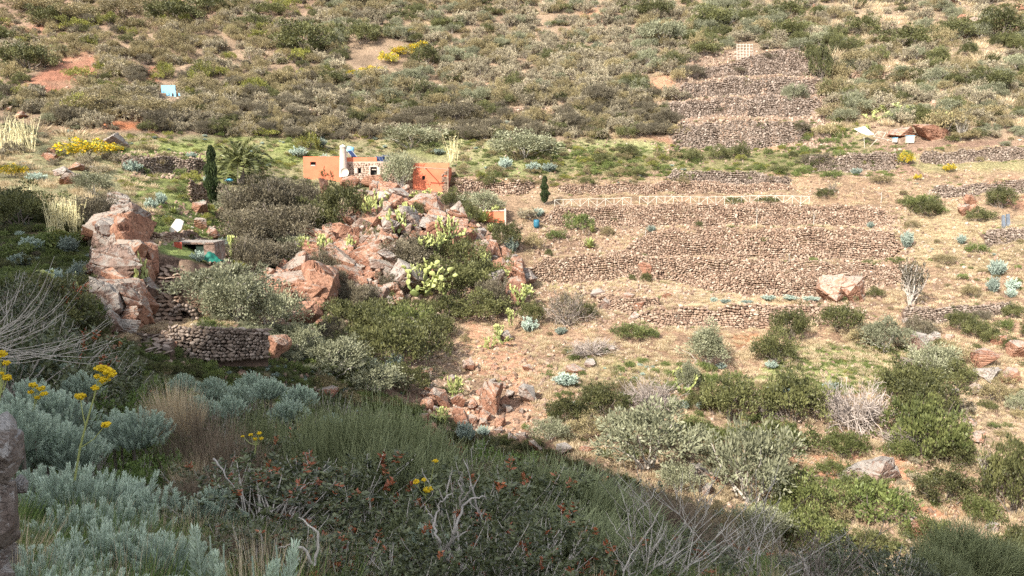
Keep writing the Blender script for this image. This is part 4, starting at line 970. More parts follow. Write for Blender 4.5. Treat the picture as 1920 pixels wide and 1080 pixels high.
for lab, wpx, u, yw, hgt, end, prow in WG:
    L_ = abs(u[-1]-u[0])*yw.mean(); n = int(L_*5)
    for k in range(n):
        uu_ = rg.uniform(u[0], u[-1]); top_ = rg.random() < .5; y_ = np.interp(uu_, u, yw) + (rg.uniform(.15, .6) if top_ else -rg.uniform(.55, 1.3)); z_ = float(hz(uu_*y_, y_)[0]); g = rg.uniform(.12, .34)
        G[0].append((uu_*y_, y_, z_-.03)); G[1].append((0, 0, rg.uniform(0, 6.28))); G[2].append((g*1.3, g*1.3, g*rg.uniform(.7, 1.4))); G[3].append(int(rg.integers(3)) + (3 if rg.random() < .3 else 0))
stuff('grass', 'dry straw and short green grass growing between the walls and shrubs', 'grass', *G, gsrc)

# loose stones
rng = np.random.default_rng(5); ssrc = []
for k in range(6):
    V, F, v = stones(np.zeros((1, 3)), np.array([[1., .8, .65]]), rng); ssrc.append(mk_mesh('stone', [(V, F, .15 + .14*k, M_wall)]))
S_ = ([], [], [], [])
for poly, n, s in [([(1262,100),(1545,92),(1560,275),(1262,278)], 9500, .15), ([(1225,110),(1590,100),(1600,285),(1225,290)], 1600, .15), ([(1000,395),(1690,385),(1720,500),(1600,575),(1000,535)], 9500, .12), ([(850,332),(1900,330),(1900,380),(850,370)], 900, .12), ([(1180,575),(1640,570),(1640,615),(1180,612)], 900, .14),
     ([(1600,380),(1950,400),(1950,620),(1640,600)], 900, .15), ([(980,540),(1300,540),(1300,620),(1050,620)], 1400, .12), ([(1000,640),(1950,640),(1950,1080),(1300,1060),(1000,800)], 4200, .10), ([(220,285),(400,285),(400,335),(240,335)], 700, .15),
     ([(280,380),(450,380),(450,470),(280,460)], 400, .14), ([(850,255),(1700,260),(1900,330),(850,340)], 700, .14), ([(1560,0),(1950,0),(1950,270),(1560,270)], 500, .22), ([(760,640),(1060,640),(1060,830),(800,830)], 1100, .13), ([(500,200),(720,200),(720,240),(500,240)], 300, .16),
     ([(470,420),(980,420),(980,600),(600,620),(480,580)], 1500, .22), ([(0,50),(600,90),(600,200),(0,200)], 300, .16), ([(380,470),(500,470),(560,620),(420,560)], 300, .2), ([(200,590),(560,600),(700,760),(300,690)], 400, .12)]:
    h, q = strew(poly, n)
    for a in h:
        rr = RNG.random(6); g = s*(.45 + rr[0]**2*1.5)
        S_[0].append((a[0], a[1], a[2] + g*.1)); S_[1].append((rr[1]*6.28, rr[2]*6.28, rr[3]*6.28)); S_[2].append((g, g*(.7+.3*rr[4]), g*.8)); S_[3].append(int(rr[5]*5.99))
stuff('rubble', 'loose tan stones strewn over terraces and slopes', 'rubble', *S_, ssrc)

# ------------------------------------------------------------------ rocks
M_rock = rock_mat('pink_rock', (.28,.135,.088), (.45,.25,.165), (.33,.29,.245), .46)
M_rockg = rock_mat('grey_rock', (.24,.15,.115), (.32,.225,.18), (.33,.30,.265), .62)
M_rocko = rock_mat('orange_rock', (.33,.165,.105), (.43,.255,.175), (.36,.30,.245), .45)
import bmesh
def tri_sub(V, F):
    V = V.tolist(); c = {}; G = []
    def md(a, b):
        k = (min(a, b), max(a, b))
        if k not in c: c[k] = len(V); V.append([(V[a][q] + V[b][q])/2 for q in range(3)])
        return c[k]
    for a, b, d in F: x, y, z = md(a, b), md(b, d), md(d, a); G += [[a, x, z], [b, y, x], [d, z, y], [x, y, z]]
    return np.array(V), np.array(G)
def rock_mesh(seed, sub=None, cuts=18, ns=.035, dlo=0, npt=13, lev=4, box_=.75):
    """an angular broken block: hull of a few points, worn a little"""
    rng = np.random.default_rng(seed); D = unit(rng.normal(size=(npt, 3))); D = np.sign(D)*np.abs(D)**box_; D = D/np.abs(D).max(0)*rng.uniform(.8, 1.05, (npt, 1))
    bm = bmesh.new(); vs = [bm.verts.new(p) for p in D]; r = bmesh.ops.convex_hull(bm, input=vs); bmesh.ops.delete(bm, geom=list({g for g in r['geom_interior'] + r['geom_unused'] if isinstance(g, bmesh.types.BMVert)}), context='VERTS')
    bmesh.ops.triangulate(bm, faces=bm.faces[:]); bm.verts.index_update(); V = np.array([v.co[:] for v in bm.verts]); F = np.array([[v.index for v in f.verts] for f in bm.faces]); bm.free()
    for k in range(lev):
        V, F = tri_sub(V, F)
        if k == 1: n_ = unit(V); V = V*(1 - .10*np.clip(np.linalg.norm(V, axis=1, keepdims=True) - .95, 0, 1)); 
    a = V*1.7 + seed*3.1; dn = fbm(a[:, 0] + a[:, 2]*.7, a[:, 1] + a[:, 2]*.9, 4); V = V*(1 + ns*dn*2.5)[:, None]
    b = V*1.3 + seed; st = fbm(b[:, 0]*.6 + b[:, 2]*2.2, b[:, 1]*.8 - b[:, 2]*1.4, 2); V = V*(1 - .10*np.exp(-(np.abs(st)/.045)**2))[:, None]
    return V, F
ROCKS = {}; MASS = ([], [], [], [])
def rock_me(i, mat):
    if (i, mat.name) not in ROCKS: V, F = rock_mesh(300+i); ROCKS[i, mat.name] = mk_mesh('rock', [(V, F, 0, mat)])
    return ROCKS[i, mat.name]
def rock(px, py, w, h, label=None, mat=None, name='boulder', dy=0, dz=0, tilt=.3, look=None, i=None, sink=.35, rotz=None, mass=False):
    """py is the pixel row of the foot"""
    _cnt[0] += 1; rr = random.Random(_cnt[0]*13); mat = mat or (M_rock if rr.random() < .72 else M_rockg)
    H = hit(px, py)[0]; m = (H[1]*cp_ + H[2]*sp_)/FPX; rx = w*m/2*1.12; rz = h*m/2*1.2; ry = (rx + rz)/2*rr.uniform(.8, 1.1)
    y = H[1] + ry*.4 + dy
    if mass:
        MASS[0].append((H[0]*y/H[1], y, H[2] + rz*(1-sink) + dz)); MASS[1].append((rr.uniform(-tilt, tilt), rr.uniform(-tilt, tilt), rr.uniform(0, 6.28))); MASS[2].append((rx, ry, rz)); MASS[3].append(rr.randrange(12)); return
    o = link(name, rock_me(rr.randrange(12) if i is None else i, mat), None, (H[0]*y/H[1], y, H[2] + rz*(1-sink) + dz), (rr.uniform(-tilt, tilt), rr.uniform(-tilt, tilt), rr.choice((0, math.pi)) + rr.uniform(-.5, .5) if rotz is None else rotz), (rx, ry, rz))
    lk = look or {'pink_rock': 'pink boulder', 'grey_rock': 'grey lichened boulder', 'orange_rock': 'orange boulder'}[mat.name]
    if label: ltag(o, '!' + label, 'rock', 'rocks of the crag and slopes', px, py - h/2)
    else: ltag(o, SIZEW(w*1.6) + lk, 'rock', 'rocks of the crag and slopes', px, py - h/2)
    return o
for e in [(218,284,54,36,'round pink boulder beside the big yellow broom'), (96,294,34,20,None), (316,130,1,1,None),
  (1556,566,52,56,'left half of the big orange rock block under the silvery tufts'), (1594,568,54,52,'right half of the big orange rock block under the silvery tufts'), (1722,668,36,46,'leaning pink slab right of the round bushes'), (1742,644,40,22,None), (1848,690,60,36,'pink boulder at right cracked across the middle'), (1852,714,50,30,None), (1905,676,36,40,None), (1890,720,40,30,None), (1830,740,30,22,None), (1876,650,30,24,None), (1700,690,30,20,None), (1500,590,24,14,None), (1180,560,22,14,None), (1250,560,20,12,None), (1120,560,30,20,None),
  (1140,582,34,26,None), (1200,584,36,22,None), (1212,514,34,26,'flat pink slab standing in the rough terrace wall'), (924,776,46,66,'tall pink mottled boulder below the pale terrace'), (988,756,36,36,'pale pointed boulder right of the tall mottled one'), (822,764,44,34,None), (806,736,20,16,None), (906,790,30,24,None), (866,800,30,40,None),
  (1002,848,32,22,None), (980,826,24,16,None), (612,748,54,24,None), (522,676,44,50,None), (1600,905,60,30,None), (1640,915,90,50,'broad pink rock bulging out of the red soil'), (1720,1010,40,40,None), (1450,870,20,12,None), (1060,852,40,20,None), (960,828,24,16,None), (1100,850,30,16,None),
  (1748,210,40,24,'orange boulder in the brush above the white poles'), (1668,56,26,18,None), (1830,45,30,14,None), (1800,40,24,16,None), (1900,70,26,20,None), (1910,20,26,12,None), (1530,20,20,14,None), (1780,12,40,14,None), (1250,450,1,1,None),
  (1745,262,90,30,'wide pale rock outcrop behind the small white boxes'), (1690,258,60,20,None), (20,215,20,18,None), (40,222,22,16,None), (8,205,20,16,None), (1590,120,24,14,None), (1340,80,30,20,None), (1870,50,30,20,None),
  (330,52,1,1,None), (490,470,1,1,None), (330,655,28,20,None), (150,730,30,16,None), (100,302,30,16,None), (130,345,44,24,None), (120,330,40,20,None), (145,320,30,16,None), (170,322,20,12,None), (1805,405,24,24,None), (1820,400,20,20,None), (1820,385,30,20,None),
  (1400,30,1,1,None), (945,760,24,20,None), (1190,600,24,16,None), (1160,575,20,14,None), (950,640,26,20,None), (1500,640,1,1,None), (1148,660,20,14,None), (1080,700,40,18,None), (1110,690,30,16,None), (1780,640,24,14,None), (1760,646,20,12,None), (1700,610,24,14,None),
  (1790,742,24,14,None), (1815,800,30,20,None), (1835,830,40,20,None), (1860,1000,30,20,None), (1340,905,30,20,None), (1300,850,24,30,None), (1330,930,30,24,None), (1310,900,40,30,None), (380,405,36,30,None), (374,430,26,24,None), (400,450,30,26,None), (420,400,30,20,None), (370,460,24,16,None)]:
    if e[2] > 1: rock(*e, mat=M_rocko if (e[4] and 'orange' in e[4]) else None)
# left outcrop: a tall stack of big blocks
for e in [(232,412,54,40,'pale grey jagged tip of the left outcrop'), (206,460,90,60,'grey topped long rock on the upper left outcrop'), (252,500,80,84,'orange faced block at the right of the left outcrop'), (286,520,26,60,None), (200,606,64,76,None),(250,606,60,70,None),(218,560,70,60,None),(238,520,70,60,None),(212,500,56,50,None),(244,450,60,56,None),(190,585,40,50,None),(200,480,60,60,None),(262,540,50,60,None),(224,548,96,74,'big grey headed rock in the middle of the left outcrop'), (214,596,110,62,'broad base rock of the left outcrop with orange face'),
  (262,592,60,60,None), (246,612,50,34,None), (208,622,46,34,None), (274,606,40,30,None), (182,520,40,40,None), (180,450,40,30,None), (196,560,40,40,None), (205,660,30,18,'squared grey block at the foot of the left outcrop'), (240,620,44,20,None), (284,560,24,40,None)]:
    rock(e[0], e[1]+4, e[2]*1.1, e[3]*1.25, e[4], mat=M_rock if 'orange' in (e[4] or '') else (M_rock if e[0] % 4 else M_rockg), tilt=.6, sink=.25)
# the crag: a pile of pink and grey boulders
CRAG = [(700,344),(760,350),(850,385),(905,440),(990,505),(985,560),(930,560),(905,470),(840,440),(800,470),(740,470),(760,600),(700,560),(640,520),(615,610),(560,600),(495,565),(490,520),(545,470),(560,430),(610,440),(650,410),(690,400)]
rng = np.random.default_rng(12); pts = []
for k in range(16000):
    q = rng.uniform((480, 340), (1000, 615)); r = 7 + 17*rng.random()**1.7
    if not inpoly(q[0:1], q[1:2], CRAG)[0] or (q[0] > 765 and q[1] < 402): continue
    if all((q[0]-p[0])**2 + ((q[1]-p[1])*1.15)**2 > (.54*(r+p[2]))**2 for p in pts): pts.append((q[0], q[1], r))
    if len(pts) > 320: break
for e in [(640,470,70,60),(700,450,70,60),(760,440,70,60),(810,450,70,60),(860,480,60,60),(900,510,60,60),(700,520,80,70),(650,560,80,70),(590,600,90,80),(550,550,80,80),(760,560,80,70),(600,510,80,70),(820,550,70,60),(940,540,50,60),(740,395,70,50),(680,400,60,50),(800,410,60,50),(860,430,50,50),(560,620,80,50),(520,590,70,70),(640,520,70,70),(720,490,60,60)]:
    rock(*e, look='broad fractured red brown rock face', tilt=.5, sink=.35, dy=.4)
big_r = sorted([p[2] for p in pts])[-140]
for x, y, r in pts: rock(x, y + r*.6, r*2.1, r*1.9, tilt=.6, sink=.2, dy=-.9, mass=r < big_r)
stuff('rock_debris', 'small broken pink rocks filling the gaps between the boulders of the crag', 'rocks', *MASS, [rock_me(i, M_rock if i % 3 else M_rockg) for i in range(12)])
for e in [(590,580,100,100,'huge pink cracked rock face on the left of the crag'), (545,560,110,70,None), (640,520,60,70,None), (682,440,46,36,'rounded grey boulder perched on top of the crag'), (730,375,46,36,'rounded pale boulder just below the stone cottage'), (700,350,50,24,None), (655,352,40,24,None), (970,540,40,60,'long grey slab leaning at the right end of the crag'),
   (925,490,30,46,None), (890,460,34,30,None), (780,604,56,30,None), (770,620,50,26,None), (860,430,36,30,None), (605,372,28,44,'orange painted rock with a pale top left of the crag')]:
    rock(*e, mat=M_rocko if 'orange' in (e[4] or '') else None, dy=-.6, tilt=.2)
for px, py in [(600,470),(575,460),(640,500),(700,470),(720,520),(690,500),(730,430)]: rock(px, py, 50, 46, tilt=.3, dy=-.4)

rng = np.random.default_rng(31)
for k in range(30):
    q = (rng.uniform(790, 1010), rng.uniform(690, 815)); r = 5 + 9*rng.random()**2
    rock(q[0], q[1], r*2.2, r*1.7, tilt=.6, sink=.3)
# prickly pears
CM = [cactus_mesh('prickly_pear', c) for c in CACT]
def pear(px, py, w, h, label=None, parts=False):
    _cnt[0] += 1; rr = random.Random(_cnt[0]*17); H = hit(px, py)[0]; m = (H[1]*cp_ + H[2]*sp_)/FPX; k = rr.randrange(len(CACT))
    r = w*m/2*.8; hh = h*m*.82; y = H[1] - (1.7 if 470 < px < 1000 and 340 < py < 640 else .4)
    sc = (r/.52, r/.52, hh/.95); loc = (H[0]*y/H[1], y, H[2]-.05); rot = (0, 0, rr.uniform(0, 6.28))
    if parts:
        o = link('prickly_pear', None, None, loc, rot, sc)
        for V, b, c, v in CACT[k]: link('pad', smooth(mk_mesh('pad', [(V, b, v, LM['pad']), (V, c, v, LM['pad'])])), o)
    else: o = link('prickly_pear', CM[k], None, loc, rot, sc)
    ltag(o, ('!' + label) if label else SIZEW(w*2) + LOOK['cactus'][0], 'prickly pear', 'prickly pears among the rocks', px, py - h/2)
for e in [(268,552,38,90,'prickly pear climbing the right side of the left outcrop',True), (110,555,66,64,'shaded prickly pear on the dark left bank',True), (790,545,110,70,'wide prickly pear in the middle of the crag',True), (972,562,50,48,'prickly pear under the leaning slab at the crag end',True),
   (595,490,50,70,None), (572,470,30,40,None), (700,410,40,60,None), (745,432,50,50,None), (838,450,50,60,None), (815,470,40,50,None), (730,380,30,30,None), (800,376,50,26,'prickly pear in front of the orange house wall'), (838,550,30,34,None), (912,500,30,40,None), (935,520,40,30,None), (945,640,50,40,None),
   (918,650,30,30,None), (850,740,34,54,None), (835,790,40,40,None), (1280,726,60,50,'prickly pear beside the conical olive tree'), (960,600,30,36,None), (680,395,30,40,None), (765,410,30,40,None), (430,480,34,50,None), (650,470,26,40,None), (870,420,30,30,None), (560,520,30,30,None), (620,600,24,26,None), (1680,215,50,24,None),
   (1640,225,40,20,None), (1770,235,50,30,None), (196,500,20,30,None), (680,700,60,46,None), (715,725,44,40,None), (850,735,30,30,None), (1300,720,30,30,None), (90,600,60,40,None), (50,560,50,40,None), (925,395,30,16,None), (790,470,40,40,None), (780,520,30,40,None)]:
    pear(*e)
# ------------------------------------------------------------------ the stone cottage and the things people left on the slope
def WP(px, py, Y):
    u, t = px2ut(px, py); return np.array([float(u)*Y, Y, float(t)*Y])
M_orange = plain_mat('orange_plaster', (.60,.175,.095), .9, nscale=1.4, namt=.14)
M_white = plain_mat('white_paint', (.50,.46,.39), .6, nscale=5, namt=.1)
M_lime = plain_mat('lime_wash', (.52,.42,.35), .9, nscale=2.2, namt=.25, bstr=.5)
M_dark = plain_mat('dark_parts_and_shade', (.02,.018,.016), .6)  # near-black for door and stake, and for painted shade in shelter and arch
M_glass = plain_mat('window_glass', (.02,.025,.03), .08, .5)
M_panel = plain_mat('solar_cell', (.015,.025,.07), .15, .5)
M_blue = plain_mat('blue_plastic', (.03,.13,.19), .5); M_lblue = plain_mat('light_blue_paint', (.22,.48,.66), .6, nscale=3, namt=.12)
M_metal = plain_mat('grey_metal', (.42,.43,.44), .4, .5, .6); M_wood = plain_mat('weathered_wood', (.30,.23,.17), .9, nscale=8, namt=.3)
M_mortar = plain_mat('mortar', (.44,.34,.27), .95, nscale=6)
M_green = plain_mat('green_tarp', (.012,.12,.085), .6, nscale=5); M_red = plain_mat('red_paint', (.38,.08,.05), .6)
def holes_wall(x0, x1, z0, z1, y0, y1, holes):
    xs = sorted({x0, x1, *[h[0] for h in holes], *[h[1] for h in holes]}); zs = sorted({z0, z1, *[h[2] for h in holes], *[h[3] for h in holes]})
    out = []
    for a, b in zip(xs[:-1], xs[1:]):
        for c, d in zip(zs[:-1], zs[1:]):
            if any(h[0] <= a and b <= h[1] and h[2] <= c and d <= h[3] for h in holes): continue
            out.append(box(a, b, y0, y1, c, d))
    return cat_parts(out)
Y1 = 81.2
def X(px, Y=Y1): return WP(px, 330, Y)[0]
def Z(py, Y=Y1): return WP(700, py, Y)[2]
cot = link('stone_cottage', None, None, (0, 0, 0)); tag(cot, 'stone cottage with flat orange plastered wings on top of the crag', 'cottage')
# left wing
z0 = Z(345); wl_ = (X(582.5), X(593), Z(311.5), Z(303.5))
V, F = holes_wall(X(569.5), X(640), z0, Z(293.5), Y1, Y1+.4, [wl_])
V2, F2 = cat_parts([(V, F), box(X(569.5), X(569.5)+.35, Y1+.4, Y1+4, z0, Z(293.5)), box(X(640)-.35, X(640), Y1+.4, Y1+4, z0, Z(293.5)), box(X(569.5), X(640), Y1+4, Y1+4.35, z0, Z(293.5))])
link('wall', mk_mesh('wall', [(V2, F2, 0, M_orange)]), cot)
link('roof', mk_mesh('roof', [(*box(X(569.5)+.3, X(640)-.3, Y1+.35, Y1+4.1, Z(293.5)-.4, Z(293.5)-.18), 0, M_orange)]), cot)
fr = link('window', mk_mesh('window', [(*box(wl_[0], wl_[1], Y1+.25, Y1+.3, wl_[2], wl_[3]), 0, M_glass)]), cot)
link('sill', mk_mesh('sill', [(*box(wl_[0]+.05, wl_[1]-.05, Y1-.03, Y1+.25, wl_[2], wl_[2]+.12), 0, M_lime)]), fr)
# stone middle
ym = Y1 - .5; Xm = lambda p: X(p, ym); Zm = lambda p: Z(p, ym)
hl = [(Xm(671), Xm(677), Zm(325), Zm(315)), (Xm(694.5), Xm(707), Zm(334), Zm(313)), (Xm(716), Xm(722), Zm(336), Zm(326))]
V, F = holes_wall(Xm(649), Xm(745), Zm(350), Zm(303), ym+.10, ym+.5, hl)
rng = np.random.default_rng(44); C, S = [], []
z = Zm(350)
while z < Zm(303) - .08:
    x = Xm(649)
    while x < Xm(745):
        w = rng.uniform(.14, .38)
        if not any(h[0]-.05 < x + w/2 < h[1]+.05 and h[2]-.05 < z < h[3]+.05 for h in hl): C.append([x + w/2, ym + .12, z + rng.uniform(-.03, .03)]); S.append([w*.5, .09, rng.uniform(.08, .13)])
        x += w
    z += .19
SV, SF, sv = stones(np.array(C), np.array(S), rng)
link('wall', mk_mesh('wall', [(V, F, 0, M_mortar), (SV, SF, sv, M_wall)]), cot)
link('parapet', mk_mesh('parapet', [(*cat_parts([box(X(652), X(708), ym+.12, ym+.42, Zm(303), Zm(295)), box(X(652), X(652)+.3, ym+.42, ym+4.5, Zm(303), Zm(296))]), 0, M_orange)]), cot)
link('roof', mk_mesh('roof', [(*box(Xm(650), Xm(745), ym+.5, ym+4.6, Zm(303)-.25, Zm(303)-.02), 0, M_lime)]), cot)
for k, h in enumerate(hl):
    if k == 1:
        d = link('door', mk_mesh('door', [(*box(h[0], h[1], ym+.42, ym+.47, h[2], h[3]), 0, M_dark)]), cot)
        V, F = cat_parts([box(h[0]-.1, h[0], ym+.02, ym+.3, h[2], h[3]), box(h[1], h[1]+.35, ym-.02, ym+.05, h[2], h[3]), box(h[0]-.1, h[1]+.1, ym+.02, ym+.3, h[3], h[3]+.12), box(h[0]+.1, h[1]-.1, ym+.2, ym+.24, h[3]-.3, h[3]-.2)])
        link('frame', mk_mesh('frame', [(V, F, 0, M_lime)]), d)
    else:
        d = link('window', mk_mesh('window', [(*box(h[0], h[1], ym+.38, ym+.42, h[2], h[3]), 0, M_glass)]), cot)
        if k == 0: link('shutter', mk_mesh('shutter', [(*box(h[0]-.33, h[0]-.02, ym-.03, ym+.02, h[2], h[3]), 0, M_lime)]), d)
# right wing
yr = 80.2; Xr = lambda p: X(p, yr); Zr = lambda p: Z(p, yr); hr = (Xr(791.5), Xr(797), Zr(337), Zr(329.5))
V, F = holes_wall(Xr(774), Xr(840), Zr(385), Zr(313.5), yr, yr+.4, [hr])
V2, F2 = cat_parts([(V, F), box(Xr(774), Xr(774)+.35, yr+.4, yr+5, Zr(385), Zr(313.5)), box(Xr(840)-.35, Xr(840), yr+.4, yr+5, Zr(385), Zr(313.5))])
link('wall', mk_mesh('wall', [(V2, F2, 0, M_orange)]), cot)
link('parapet', mk_mesh('parapet', [(*cat_parts([box(Xr(774)-.03, Xr(840)+.03, yr+.9, yr+1.3, Zr(313.5), Zr(305.5)), box(Xr(774), Xr(840), yr+.35, yr+5, Zr(314.5), Zr(313.5)+.01)]), 0, M_orange)]), cot)
C = []; S = []; 
for k in range(90): C.append([rng.uniform(Xr(829), Xr(840)), yr - .04, rng.uniform(Zr(372), Zr(322))]); S.append([.14, .07, .10])
SV, SF, sv = stones(np.array(C), np.array(S), rng); link('quoin', mk_mesh('quoin', [(SV, SF, sv*.5, M_wall)]), cot)
link('window', mk_mesh('window', [(*box(hr[0], hr[1], yr+.2, yr+.25, hr[2], hr[3]), 0, M_glass)]), cot)
# round stone chimney
c = WP(643.5, 300, 80.2); zz = np.linspace(Z(332, 80.2), Z(277, 80.2), 9); rr_ = np.linspace(.44, .29, 9)
V, F = tube(np.stack([c[0] + 0*zz, c[1] + 0*zz, zz], 1), rr_, 14)
ch = link('chimney', smooth(mk_mesh('chimney', [(V, F, 0, M_lime)])), cot)
V, F = cat_parts([tube([[c[0], c[1], zz[-1]], [c[0], c[1], zz[-1]+.1], [c[0], c[1], zz[-1]+.22], [c[0], c[1], zz[-1]+.34]], [.33, .34, .24, .02], 14)])
link('cap', mk_mesh('cap', [(V, F, 0, M_white)]), ch)
# pergola, dish, solar gear
per = link('pergola', None); tag(per, 'thin timber pergola frame in front of the orange right wing', 'pergola')
yp = 78.6; A = lambda px, py: WP(px, py, yp)
V, F = tubes([([A(780, 313), A(842, 318)], [.05, .05]), ([A(797, 314), WP(797, 314, yr+.1)], [.05, .05]), ([A(840, 318), WP(838, 322, yr+.1)], [.05, .05])], 6); link('beam', mk_mesh('beam', [(V, F, 0, M_wood)]), per)
for p, b in ((840, 376), (797, 318)):
    V, F = tube([A(p, 314), A(p, b)], .05, 6); link('post', mk_mesh('post', [(V, F, 0, M_wood)]), per)
c = WP(646, 323, 79.4); a = np.arange(16)*math.pi/8
R3 = np.stack([np.cos(a), 0*a, np.sin(a)], 1)
V = np.concatenate([c + R3*.42, c + R3*.28 + [0, .09, 0], [c + [0, .13, 0]], c + R3*.42 + [0, .03, 0]]); F = [[i, (i+1) % 16, 16+(i+1) % 16, 16+i] for i in range(16)] + [[16+i, 16+(i+1) % 16, 32, 32] for i in range(16)]
F4 = np.array([f for f in F if len(set(f)) == 4]); F3 = np.array([f[:3] for f in F if len(set(f)) == 3])
AV, AF = tubes([([c + [0, .1, 0], c + [0, .5, -.1]], [.03, .03]), ([c + [0, 0, -.4], c + [0, -.35, -.1]], [.015, .015])], 5)
dish = link('satellite_dish', None); tag(dish, 'small white satellite dish at the foot of the round chimney', 'satellite dish')
link('reflector', mk_mesh('reflector', [(V, F4, 0, M_white), (V, F3, 0, M_white)]), dish); link('arm', mk_mesh('arm', [(AV, AF, 0, M_metal)]), dish)
heat = link('solar_water_heater', None); tag(heat, 'solar water heater with pale tank and sloping dark panel beside the chimney', 'solar heater')
yt = 82.6; P1, P2 = WP(651, 280, yt), WP(663, 282, yt)
V, F = tube([P1, P1 + .02*(P2-P1), P2 - .02*(P2-P1), P2], [.05, .33, .33, .05], 12); link('tank', smooth(mk_mesh('tank', [(V, F, 0, M_lblue)])), heat)
a_, b_, c_, d_ = WP(649, 281, yt-.2), WP(658, 281, yt-.2), WP(670, 295, yt-1.2), WP(659, 294, yt-1.2)
V = np.array([a_, b_, c_, d_]); V = np.concatenate([V, V + [0, .06, -.06]]); F = np.array([[0,1,2,3],[7,6,5,4],[0,4,5,1],[1,5,6,2],[2,6,7,3],[3,7,4,0]])
link('panel', mk_mesh('panel', [(V, F, 0, M_panel)]), heat)
V, F = tubes([([P1, WP(651, 303, yt)], [.03, .03]), ([P2, WP(663, 303, yt)], [.03, .03]), ([c_, WP(670, 303, yt-1.2)], [.03, .03]), ([a_ + [0,-.02,.03], d_ + [0,-.02,.03]], [.025, .025]), ([b_ + [0,-.02,.03], c_ + [0,-.02,.03]], [.025, .025])], 5); link('frame', mk_mesh('frame', [(V, F, 0, M_metal)]), heat)
for lab, q in (('front dark solar panel on the stone cottage roof', [(704,293.5),(727,294),(731,303),(708,303)]), ('rear dark solar panel edge behind the front one', [(716,291),(730,291.5),(733,294),(719,293.6)])):
    s = link('photovoltaic_array', None); tag(s, lab, 'solar panel'); yb = 81.8 if 'front' in lab else 83
    V = np.array([WP(q[0][0], q[0][1], yb), WP(q[1][0], q[1][1], yb), WP(q[2][0], q[2][1], yb-.9), WP(q[3][0], q[3][1], yb-.9)]); V8 = np.concatenate([V, V + [0, .05, -.05]])
    link('cells', mk_mesh('cells', [(V8, F_ := np.array([[0,1,2,3],[7,6,5,4],[0,4,5,1],[1,5,6,2],[2,6,7,3],[3,7,4,0]]), 0, M_panel)]), s)
    ln = [([V[i] + [0,-.02,.02], V[(i+1) % 4] + [0,-.02,.02]], [.018, .018]) for i in range(4)] + [([V[0]*(1-t)+V[1]*t + [0,-.02,.02], V[3]*(1-t)+V[2]*t + [0,-.02,.02]], [.012, .012]) for t in (.25, .5, .75)]
    VV, FF = tubes(ln, 4); link('frame', mk_mesh('frame', [(VV, FF, 0, M_metal)]), s)

# white zigzag fence on top of the first terrace wall
lab, wpx, u, yw, hgt, end, prow = WG[0]
fen = link('zigzag_fence', None); tag(fen, 'long low white timber fence with zigzag braces along the terrace edge', 'fence')
fp = np.arange(1040, 1519, 15.9); uu = px2ut(fp, 384)[0]; fy = np.interp(uu, u, yw) + .25; fx = uu*fy; fz = hz(fx, fy + .3)
fz = np.convolve(np.pad(fz, 3, 'edge'), np.ones(7)/7, 'valid'); fh = .74; rails, diag = [], []
for k in range(len(fp)):
    b = np.array([fx[k], fy[k], fz[k]-.15]); t = b + [0, 0, fh + .2]
    V, F = tube([b, t], .03, 6); link('post', mk_mesh('post', [(V, F, 0, M_white)]), fen)
    if k + 1 < len(fp) and k != 9:
        n = np.array([fx[k+1], fy[k+1], fz[k+1]-.15])
        rails += [([t - [0, .03, .05], n + [0, -.03, fh + .15]], [.026, .026])]
        diag += [([b + [0, -.03, .2], n + [0, -.03, fh + .13]] if k % 2 else [t - [0, .03, .07], n + [0, -.03, .2]], [.022, .022])]
for nm_, L__ in (('rail', rails), ('brace', diag)):
    for P__, R__ in L__:
        V, F = tube(P__, R__, 5); link(nm_, mk_mesh(nm_, [(V, F, 0, M_white)]), fen)

# white lattice, light blue panel
lt = link('wooden_lattice', None); tag(lt, 'white square lattice crate on top of the big stepped stone pile', 'lattice')
Yl = hit(1400, 113)[0][1] + .3; L_ = lambda px, py, dy=0: WP(px, py, Yl + dy)
V, F = tubes([([L_(x, 82), L_(x, 114)], [.045, .045]) for x in np.linspace(1382, 1411, 6)] + [([L_(1382, y), L_(1411, y)], [.045, .045]) for y in np.linspace(84, 111, 6)], 4); link('front_grid', mk_mesh('front_grid', [(V, F, 0, M_white)]), lt)
V, F = tubes([([L_(1411, 84) + [s*.5, s*1.6, 0], L_(1411, 111) + [s*.5, s*1.6, 0]], [.045, .045]) for s in (0, .33, .66, 1)] + [([L_(1411, y), L_(1411, y) + [.5, 1.6, 0]], [.045, .045]) for y in np.linspace(84, 111, 6)], 4); link('side_grid', mk_mesh('side_grid', [(V, F, 0, M_white)]), lt)
pn = link('blue_board', None); tag(pn, 'small light blue board standing alone in the upper left scrub', 'board'); Yb = hit(315, 180)[0][1]; B_ = lambda px, py, dy=0: WP(px, py, Yb + dy)
V, F = box(B_(302.5, 160)[0], B_(328.5, 160)[0], Yb - .05, Yb + .05, B_(302, 174.5)[2], B_(302, 160)[2]); link('sheet', mk_mesh('sheet', [(V, F, 0, M_lblue)]), pn)
for x in (304, 310, 318, 327):
    V, F = box(B_(x, 0)[0]-.14, B_(x, 0)[0]+.14, Yb - .04, Yb + .04, B_(x, 182)[2], B_(x, 174.5)[2]); link('leg', mk_mesh('leg', [(V, F, 0, M_lblue)]), pn)

